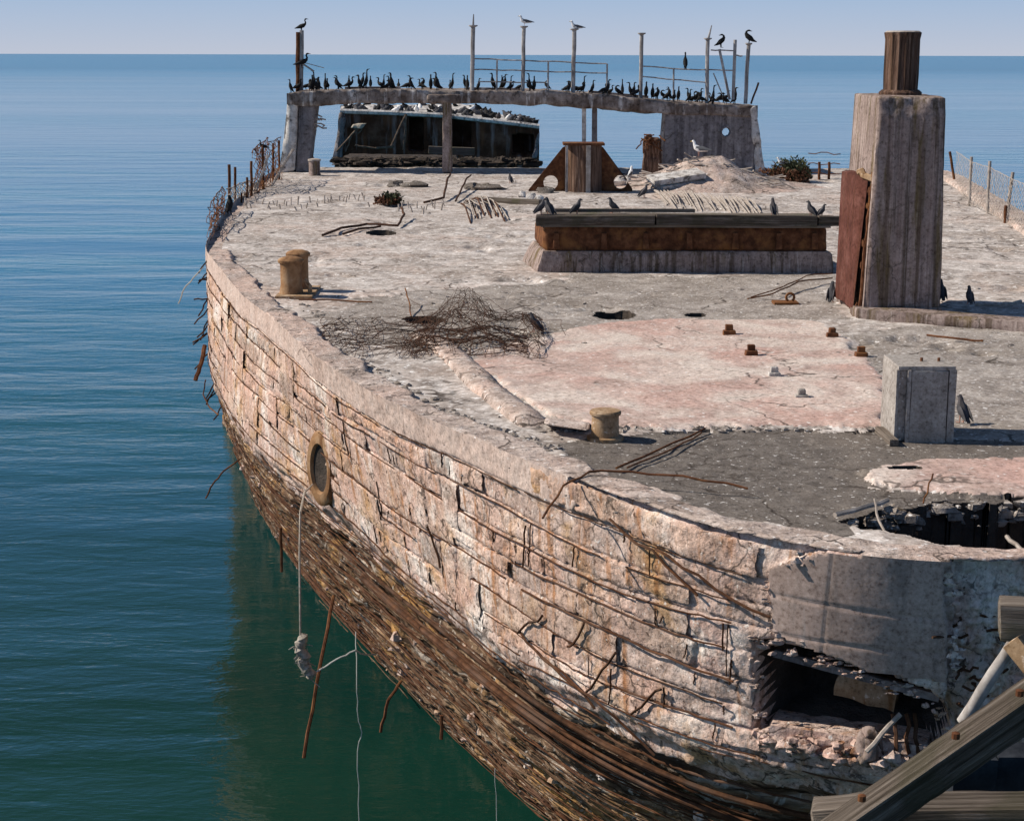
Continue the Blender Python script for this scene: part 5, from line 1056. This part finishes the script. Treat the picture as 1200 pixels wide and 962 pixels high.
for k in range(26):
    p = kn[rng.randrange(1, 18)]; MB().tube([p, p + Vector((rng.uniform(-.07, .07), rng.uniform(-.05, .05), rng.uniform(-.05, .03))), p + Vector((rng.uniform(-.1, .1), rng.uniform(-.05, .05), rng.uniform(-.14, .0)))], .005, 4).build('rope_fray', 'rope', o)
hang('iron_rod', 'long dark iron rod hanging down from the hull over the water', 'rod', [(391, 698, 16.2), (376, 775, 15.6), (356, 888, 15.2)], .017, 'rust')
hang('white_string', 'thin white string stretched from the rope knot to the hull', 'string', [(366, 790, 15.2), (395, 772, 15.3), (416, 762, 15.4), (424, 766, 15.5), (440, 767, 15.8)], .009, 'string')
hang('frayed_line', 'thin pale line hanging straight down to the water below the hull', 'line', [(417, 740, 15.6), (418, 800, 15.4), (420, 842, 15.4), (424, 858, 15.4), (419, 880, 15.4), (421, 962, 15.4)], .005, 'string')
hang('bent_rod', 'bent rusty rod drooping from the hull, right of the pale line', 'rod', [(470, 798, 15.0), (455, 820, 14.6), (446, 858, 14.5)], .014, 'rust')
hang('iron_rod', 'short rusty rod hanging from the hull below the hawse pipe', 'rod', [(329, 618, 19.8), (330, 670, 19.8)], .018, 'rust')
hang('hooked_bar', 'hooked bar sticking out from the hull above the dark reflection', 'bar', [(284, 536, 23), (262, 552, 22.9), (249, 568, 22.8), (241, 584, 22.8)], .013, 'rust')
hang('iron_stub', 'short stub hanging at the lower edge of the underside near the bottom', 'stub', [(518, 838, 14.5), (517, 866, 14.5)], .016, 'rust')
hang('pale_line', 'faint line hanging below the hull near the bottom of the picture', 'line', [(580, 900, 13.4), (582, 962, 13.4)], .003, 'string')
hang('broken_bar', 'broken dark bar hanging off the leftmost bulge of the hull', 'bar', [(240, 405, 25.6), (236, 425, 25.4), (229, 446, 25.3)], .035, 'rust')
hang('curled_line', 'pale curled line sticking out left of the hull top', 'line', [(238, 313, 26), (230, 322, 26), (216, 338, 26), (209, 356, 26)], .012, 'string')
hang('thin_wire', 'thin wire looping down from the left side of the hull', 'wire', [(241, 445, 25), (238, 462, 25), (246, 478, 24.8), (256, 486, 24.6)], .010, 'rust')
for k in range(16): 
    y = rng.uniform(300, 480); p = AT(np.interp(y, [300, 400, 440, 480], [238, 235, 242, 256]), y, 26); q = p + Vector((rng.uniform(-.14, -.02), 0, rng.uniform(-.3, .02)))
    MB().tube(wob(p + Vector((.1, 0, 0)), q, 3, .02, k), .012, 5).build('rebar', 'rebar', ship)

# ================================================================== inside the hull opening
def hz(x, y, off):
    tt = np.linspace(.02, .12, 900); vv_ = np.linspace(.05, 1.4, 260); tg, vg = np.meshgrid(tt, vv_, indexing='ij'); qx, qy = PXA(S0(tg, vg)); i = np.unravel_index(np.argmin((qx - x) ** 2 + (qy - y) ** 2), tg.shape)
    return Vector(hull_xyz(np.array([tg[i]]), np.array([vg[i]]), np.array([off]))[0])
def inop(name, x0, y0, x1, y1, dep, w, h, mat, **k): return beam(name, hz(x0, y0, -dep), hz(x1, y1, -dep), w, h, mat, ship, **k)
inop('cross_bar', 892, 776, 1106, 834, .16, .04, .05, 'house', seed=1)
inop('inner_ledge', 896, 858, 1092, 886, .12, .30, .10, 'hull', seed=2, amp=.06)
inop('inner_ledge', 955, 838, 1050, 864, .50, .22, .16, 'ochre', seed=3, amp=.04)
a = hz(1020, 872, .0); rough_hexa('broken_lump', [a + Vector((x * .1, y * .09, -.14)) for x, y in ((-1, -1), (1, -1), (1, 1), (-1, 1))], [a + Vector((x * .08, y * .09, .13)) for x, y in ((-1, -1), (1, -1), (1, 1), (-1, 1))], 'tower', ship, .02, .04, 6, 9, .07)
MB().tube(wob(hz(1018, 868, .12), hz(1055, 842, -.05), 4, .006, 3), .016, 6).build('loose_stick', 'stick', ship)
for x in (1045, 1062, 1072): MB().tube(wob(hz(x, 846, -.1), hz(x + 5, 884, .03), 4, .015, x), .014, 5).build('rebar', 'rebar', ship)
SILL = [hz(x, np.interp(x, [890, 1100], [866, 892]), -.02) for x in np.linspace(892, 1098, 24)]
mb = MB()
for k in range(110):
    x = rng.uniform(890, 1090); y = np.interp(x, [890, 1090], [858, 888]) + rng.uniform(-8, 16); p = SILL[k % 24] + Vector((rng.uniform(-.06, .06), rng.uniform(-.1, .05), rng.uniform(-.05, .05))); q = rng.uniform(.012, .05); mb.blob(p, q * 1.4, q, q * .8, k, 8, .35)
tag(mb.build('broken_concrete', 'hull', ship), kind='stuff')
mb = MB()                                                      # chips hanging on along the torn edges
for (xa, ya), (xb, yb_), n in (((886, 750), (960, 772), 30), ((960, 772), (1085, 818), 60), ((1085, 818), (1108, 850), 20), ((886, 750), (889, 842), 30), ((905, 742), (1010, 786), 20), ((902, 664), (906, 740), 24), ((1118, 660), (1120, 800), 50), ((902, 664), (962, 648), 20)):
    E = [hz(xa + (xb - xa) * f, ya + (yb_ - ya) * f, 0) for f in np.linspace(0, 1, 7)]
    for k in range(n // 2):
        f = rng.random() * 5.99; p = E[int(f)].lerp(E[int(f) + 1], f % 1); q = rng.uniform(.006, .018); mb.blob(p + Vector((rng.uniform(-.04, .04), rng.uniform(-.02, .03), rng.uniform(-.04, .04))), q * rng.uniform(1, 3), q, q * rng.uniform(.5, 1.4), k, 6, .5)
tag(mb.build('edge_chips', 'hull', ship), kind='stuff')
mb = MB()
for k in range(150):                                           # crumbling lips of the slab and of the deck hole
    x = rng.uniform(690, 1040); p = G(x, np.interp(x, [690, 1040], [501, 503]) + rng.gauss(0, 1.5)); q = rng.uniform(.008, .03); mb.blob(p + Vector((0, 0, .0)), q * 1.6, q, q * .7, k, 6, .4)
tag(mb.build('slab_crumbs', 'worn', ship), kind='stuff')
mb = MB()
hp2 = [(985, 610), (1035, 597), (1085, 590), (1130, 586), (1240, 588)]
for k in range(70):
    x = rng.uniform(985, 1235); y = np.interp(x, *zip(*hp2)); p = G(x, y); dz = rng.random() ** 2.2; q = rng.uniform(.01, .05); mb.blob(p + Vector((rng.uniform(-.05, .05), rng.uniform(-.06, .08), -.03 - .13 * dz)), q * rng.uniform(1, 2.2), q, q * .8, k, 6, .4)
for k in range(0):
    x = rng.uniform(1010, 1235); p = G(x, np.interp(x, [1010, 1235], [618, 650]) - rng.uniform(2, 22)); q = rng.uniform(.02, .08); mb.blob(p + Vector((0, .1, -.34)), q * 1.5, q * 1.2, q, k, 6, .4)
tag(mb.build('hole_rubble', 'worn', ship), kind='stuff')
for k in range(14):
    x = rng.uniform(1122, 1195); y = rng.uniform(690, 830); p = AT(x, y, 9.9); q = p + Vector((rng.uniform(-.25, .25), rng.uniform(-.12, .02), rng.uniform(-.12, .08))); MB().tube(wob(p, q, 4, .02, k), .009, 5).build('rebar', 'rebar', ship)

# ================================================================== timber pier at the lower right
pier = thing('timber_pier', 'weathered timber braces of the pier at the lower right corner', 'pier', AT(1150, 960, 6.4) * 1.0)
beam('diagonal_brace', AT(925, 1020, 6.15), AT(1290, 766, 6.15), .135, .125, 'greenwood', pier, R(8), 2, .014, .02)
beam('plank', AT(1010, 952, 6.7), AT(1330, 948, 6.5), .2, .10, 'greenwood', pier, 0, 3, .005, .03)
beam('stub_timber', AT(952, 954, 6.55), AT(1018, 948, 6.5), .16, .10, 'wood', pier, 0, 4, .005, .03)
beam('timber_end', AT(1170, 724, 7.3), AT(1290, 728, 7.2), .16, .17, 'wood', pier, 0, 5, .005, .03)
xa_, xb_, zt_ = AT(1118, 900, 7.0).x, AT(1330, 900, 7.0).x, AT(1180, 888, 7.0).z
for q in range(4):
    x0, x1 = xa_ + (xb_ - xa_) * q / 4, xa_ + (xb_ - xa_) * (q + 1) / 4 - .006; y0 = 7.0 + .02 * (q % 2)
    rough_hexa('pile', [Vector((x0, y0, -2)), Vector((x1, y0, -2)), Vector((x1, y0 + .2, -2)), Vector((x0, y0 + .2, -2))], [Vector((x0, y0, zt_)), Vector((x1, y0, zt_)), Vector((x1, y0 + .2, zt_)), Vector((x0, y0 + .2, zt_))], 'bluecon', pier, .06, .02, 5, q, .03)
for x, y in ((1010, 935), (1120, 862), (1195, 812)): MB().lathe(AT(x, y, 6.02), [(.016, -.01), (.016, .012), (.008, .016)], 8).build('bolt_head', 'rust', pier)
beam('splintered_board', AT(1186, 750, 7.0), AT(1225, 800, 6.9), .05, .09, 'ochre', pier, 0, 7)
tag(MB().tube(wob(AT(1191, 748, 7.5), AT(1128, 846, 7.6), 5, .003, 3), .03, 12).build('white_pipe', 'pipe'), 'scuffed white pipe leaning behind the diagonal pier timber', 'pipe')

# ================================================================== birds
def bird_body(m, spine, n=8):
    """one closed skin round a bent spine: (x, z, half width, half height)"""
    vs, fs = [], []
    for i, (x, z, w, h) in enumerate(spine):
        a = spine[max(0, i - 1)]; b = spine[min(len(spine) - 1, i + 1)]; t = Vector((b[0] - a[0], 0, b[1] - a[1])).normalized(); nrm = Vector((-t.z, 0, t.x))
        for k in range(n):
            q = 2 * math.pi * k / n; vs.append(Vector((x, 0, z)) + Vector((0, 1, 0)) * (w * math.cos(q)) + nrm * (h * math.sin(q)))
    for i in range(len(spine) - 1):
        for k in range(n): fs.append((i * n + k, i * n + (k + 1) % n, (i + 1) * n + (k + 1) % n, (i + 1) * n + k))
    fs.append(tuple(range(n - 1, -1, -1))); fs.append(tuple((len(spine) - 1) * n + k for k in range(n))); return m.add(vs, fs)
CORM = [  # upright, crouched, head turned low, neck stretched
    [(-.20, .03, .02, .01), (-.12, .09, .04, .03), (-.03, .17, .075, .07), (.02, .28, .08, .075), (.05, .37, .06, .055), (.06, .44, .03, .03), (.05, .51, .025, .025), (.07, .56, .03, .028), (.10, .575, .026, .024), (.15, .57, .009, .009), (.19, .562, .005, .007)],
    [(-.27, .10, .02, .01), (-.16, .13, .05, .04), (-.04, .17, .085, .075), (.07, .20, .08, .075), (.14, .25, .05, .045), (.16, .31, .028, .028), (.13, .37, .024, .024), (.15, .42, .03, .028), (.18, .43, .026, .024), (.23, .425, .009, .009), (.27, .42, .005, .006)],
    [(-.24, .06, .02, .01), (-.14, .10, .05, .04), (-.04, .17, .085, .08), (.05, .24, .08, .075), (.09, .31, .055, .05), (.08, .37, .035, .03), (.03, .40, .028, .026), (-.01, .40, .028, .026), (-.05, .385, .012, .012), (-.09, .38, .005, .006)],
    [(-.18, .02, .02, .01), (-.11, .08, .04, .03), (-.03, .17, .07, .065), (.01, .28, .072, .065), (.02, .38, .05, .045), (.03, .48, .026, .026), (.03, .58, .022, .022), (.045, .645, .027, .026), (.075, .66, .024, .022), (.12, .675, .008, .008), (.16, .685, .004, .006)]]
def corm_mesh(i):
    m = MB(); bird_body(m, CORM[i])
    for sy in (-1, 1): m.tube([(-.02, sy * .035, .16), (.0, sy * .035, .0), (.06, sy * .045, .0)], [.018, .011, .008], 5)
    me = bpy.data.meshes.new('cormorant'); me.from_pydata(m.v, [], m.f); me.materials.append(M['black']); me.polygons.foreach_set('use_smooth', [True] * len(me.polygons)); return me
cms = [corm_mesh(i) for i in range(4)]
def corm(p, kind, rz, sc, label, group=None, name='cormorant', cat='cormorant', mat=None):
    o = bpy.data.objects.new(name, cms[kind]); o.location = p; o.rotation_euler = (0, 0, rz); o.scale = (sc, sc, sc); link(o, None, p); return tag(o, label, cat, group)
def roof_p(x, dep):
    """a point on the deckhouse roof under picture column x, dep metres behind its front edge"""
    i = int(np.argmin(np.abs(xs - x))); e = Vector(secs[i, 6]); j = 6 + min(5, 1 + int(dep / DEP * 5)); q = secs[i, j]; d = Vector((0, dep, 0)); return Vector((e.x * (1 + dep / YD), e.y + dep, q[2]))
zones = [(338, 350, 3, 'on the roof corner beside the double pole'), (356, 470, 27, 'in the roof row between the double pole and brown post'), (474, 550, 13, 'on the roof between the brown post and first tall pole'), (556, 608, 8, 'on the roof between first and second tall poles'), (616, 668, 7, 'on the roof between second and third tall poles'), (674, 748, 13, 'on the roof right of the third tall pole'), (754, 790, 8, 'on the roof just right of the lone capped pole'), (794, 826, 9, 'in the roof huddle just left of the ladder frame'), (832, 872, 9, 'on the roof around the ladder frame')]
for a, b, n, wh in zones:
    for k in range(n):
        x = rng.uniform(a, b) if k % 3 else a + (b - a) * (k + .5) / n; p = roof_p(x, rng.choice((.25, .5, .8, 1.3))); corm(p, rng.choice((0, 0, 1, 1, 2, 3)), rng.choice((0, math.pi, .6, -.6, 2.5, -2.3, 1.6, -1.5)), rng.uniform(.55, .74), 'black cormorant ' + wh, 'cormorants ' + wh)
for k in range(3): tag(beam('roof_kerb', roof_p((404, 545, 690)[k], 1.1), roof_p((470, 610, 760)[k], 1.1), .2, .12, 'beam', house, 0, k), None)
corm(AT(353.5, 37, YD + .4), 1, -.3, .72, 'black bird perched on the very top of the double pole', name='cormorant'); corm(AT(354, 80, YD + .38), 1, .1, .85, 'black cormorant clinging halfway up the double pole')
corm(AT(803, 82, YD + .28), 0, 1.57, .75, 'lone slender cormorant perched on the rail right of the capped pole')
corm(AT(845, 56, YD + .3), 2, .3, .8, 'hunched black cormorant on the top bar of the ladder frame'); corm(AT(877.5, 52, YD + .3), 2, 2.9, .85, 'black cormorant with bowed head on top of the leaning pole')
corm(G(269, 251) + Vector((0, 0, 0)), 2, 1.5, .85, 'dark cormorant hunched at the foot of the left fence stanchions'); corm(AT(309, 176, G(308, 222).y), 1, math.pi, .5, 'small dark bird on the top of the rusty netting at the left edge')
# gulls and pigeons: body, wings, bill, legs
def feather(name, spine, mat, parent, y=0): m = MB(); bird_body(m, spine, 8); m.v = [(a, b + y, c) for a, b, c in m.v]; return m.build(name, mat, parent)
def make_bird(name, cat, body, wing, head_m, body_m, wing_m, bill_m, leg_m, hb, wy, tail=None):
    o = thing(name, 'bird', cat, (0, 0, 0)); feather('body', body, body_m, o)
    for sy in (-1, 1):
        w = feather('wing', wing, wing_m, o, sy * wy); MB().tube([(hb[2], sy * .022, hb[3]), (hb[2] + .005, sy * .022, 0), (hb[2] + .05, sy * .03, .0)], [.008, .006, .004], 5).build('leg', leg_m, o)
    MB().tube([hb[0] if isinstance(hb[0], tuple) else hb[0], hb[1]], [.013, .004], 6).build('bill', bill_m, o)
    if head_m: feather('head', head_m[0], head_m[1], o)
    return o
gull = make_bird('gull', 'gull', [(-.24, .15, .015, .008), (-.12, .17, .05, .04), (0, .19, .075, .075), (.09, .23, .065, .07), (.13, .30, .04, .04), (.14, .36, .037, .037), (.165, .385, .036, .035), (.195, .38, .02, .02)],
    [(-.34, .165, .006, .008), (-.2, .19, .014, .03), (-.03, .215, .02, .055), (.07, .225, .012, .035)], None, 'gullw', 'gullg', 'bill', 'leg', ((.19, 0, .382), (.25, 0, .37), .01, .14), .055)
pig = make_bird('pigeon', 'pigeon', [(-.125, .02, .02, .008), (-.075, .06, .032, .022), (-.02, .105, .052, .048), (.02, .155, .05, .05), (.035, .20, .032, .032), (.04, .235, .024, .024), (.058, .252, .024, .022), (.08, .248, .010, .010)],
    [(-.13, .035, .005, .008), (-.085, .075, .012, .025), (-.02, .125, .016, .042), (.02, .165, .010, .025)], None, 'pigeon', 'pigeon', 'gullg', 'leg', ((.075, 0, .249), (.105, 0, .24), .0, .08), .042)
def copy_tree(o, loc, rz, sc, label, group=None):
    r = o.copy(); COL.objects.link(r); r.location = loc; r.rotation_euler = (0, 0, rz); r.scale = (sc,) * 3; r['label'] = label
    if group: r['group'] = group
    for ch in list(o.children):
        c = ch.copy(); COL.objects.link(c); c.parent = r
    return r
def place(o, loc, rz, sc, label): o.location = loc; o.rotation_euler = (0, 0, rz); o.scale = (sc,) * 3; o['label'] = label
place(gull, AT(615, 32, YD + .3), math.pi, .72, 'white gull with grey wings standing on the second tall roof pole')
copy_tree(gull, AT(675, 35, YD + .3) + Vector((0, 0, -.07)), math.pi, .72, 'white gull crouching on the third tall roof pole')
pm = Vector(mp_[np.unravel_index(np.argmax(mp_[..., 2]), mp_.shape[:2])]); g = AT(819, 186, 40.5); copy_tree(gull, Vector((g.x, pm.y, pm.z - .02)), 2.6, .95, 'white gull standing on the crest of the rubble mound')
copy_tree(gull, AT(916, 194, G(925, 213).y) + Vector((0, 0, -.05)), 2.8, .6, 'white gull sitting behind the scrub bush')
copy_tree(gull, G(738, 212), 1.2, .85, 'dark-backed gull standing behind the right gusset of the mast foundation')
zc = DECK + .745 + .075
place(pig, Vector((G(1127, 495).x, G(1127, 495).y, DECK)), 1.9, .85, 'dark pigeon standing right of the square concrete block')
for x, y, Y_, rz, sc, lb in ((634, 257, YH + .15, .3, .85, 'leftmost of the pigeons at the left end of the hatch cover'), (643, 251, YH + .5, 2.2, 1.0, 'second pigeon from the left end of the hatch cover, head down'), (676, 250, YH + .8, .2, .85, 'pigeon sitting on the hatch cover right of the left-end pair'), (718, 246, YH + 1.05, 2.9, .85, 'pigeon on the hatch cover behind the loose batten'), (906, 251, YH + .6, 1.7, .95, 'upright pigeon on the right half of the hatch cover'), (950, 252, YH + .5, 2.4, .85, 'pigeon preening near the right end of the hatch cover'), (963, 253, YH + .45, .3, .7, 'small pigeon at the very right end of the hatch cover')):
    p = AT(x, y, Y_); copy_tree(pig, Vector((p.x, Y_, DECK + (.80 if Y_ < YH + .2 else .745))), rz, sc, lb)
for x, y, rz, sc, lb in ((1135, 368, 1.57, .8, 'dark pigeon standing on the low kerb right of the tower'), (974, 354, 1.2, .95, 'dark pigeon at the left foot of the tower'), (1102, 364, 1.6, .95, 'dark pigeon against the right foot of the tower')):
    p = G(x, y); copy_tree(pig, p + Vector((0, 0, .12 if x > 1100 else 0)), rz, sc, lb)
for x, y, Y_, rz, sc, lb in ((598, 215, None, 2.0, .9, 'pigeon on the pale deck left of the mast foundation'), (755, 232, None, .4, 1.1, 'pigeon resting on the deck right of the mast foundation'), (626, 389, None, 2.6, .8, 'pigeon-sized dark bird beside the wire mesh heap')):
    copy_tree(pig, G(x, y), rz, sc, lb)
# birds resting on the wreck
def lump_mesh(col):
    m = MB(); bird_body(m, [(-.24, .06, .02, .02), (-.1, .10, .09, .07), (.04, .14, .11, .11), (.13, .2, .07, .07), (.17, .27, .04, .04), (.24, .27, .01, .012)], 7); me = bpy.data.meshes.new('resting_bird'); me.from_pydata(m.v, [], m.f); me.materials.append(M[col]); me.polygons.foreach_set('use_smooth', [True] * len(me.polygons)); return me
lms = {c: lump_mesh(c) for c in ('black', 'gullw', 'pigeon')}
for k in range(135):
    i, j = rng.randrange(4, 116), int(rng.random() ** 1.5 * 52) + 2; c = rng.choice(('black', 'black', 'pigeon', 'pigeon', 'pigeon', 'gullw')); p = tp[i, j]; o = bpy.data.objects.new('resting_bird', lms[c]); o.location = p; o.rotation_euler = (0, 0, rng.uniform(0, 6.28)); q = rng.uniform(.65, 1.05); o.scale = (q, q, q); link(o, None, p)
    w = {'black': 'black', 'gullw': 'white', 'pigeon': 'grey'}[c]; tag(o, 'small %s bird resting in the flock on top of the wrecked hull' % w, 'bird', '%s birds resting on the wrecked hull' % w)
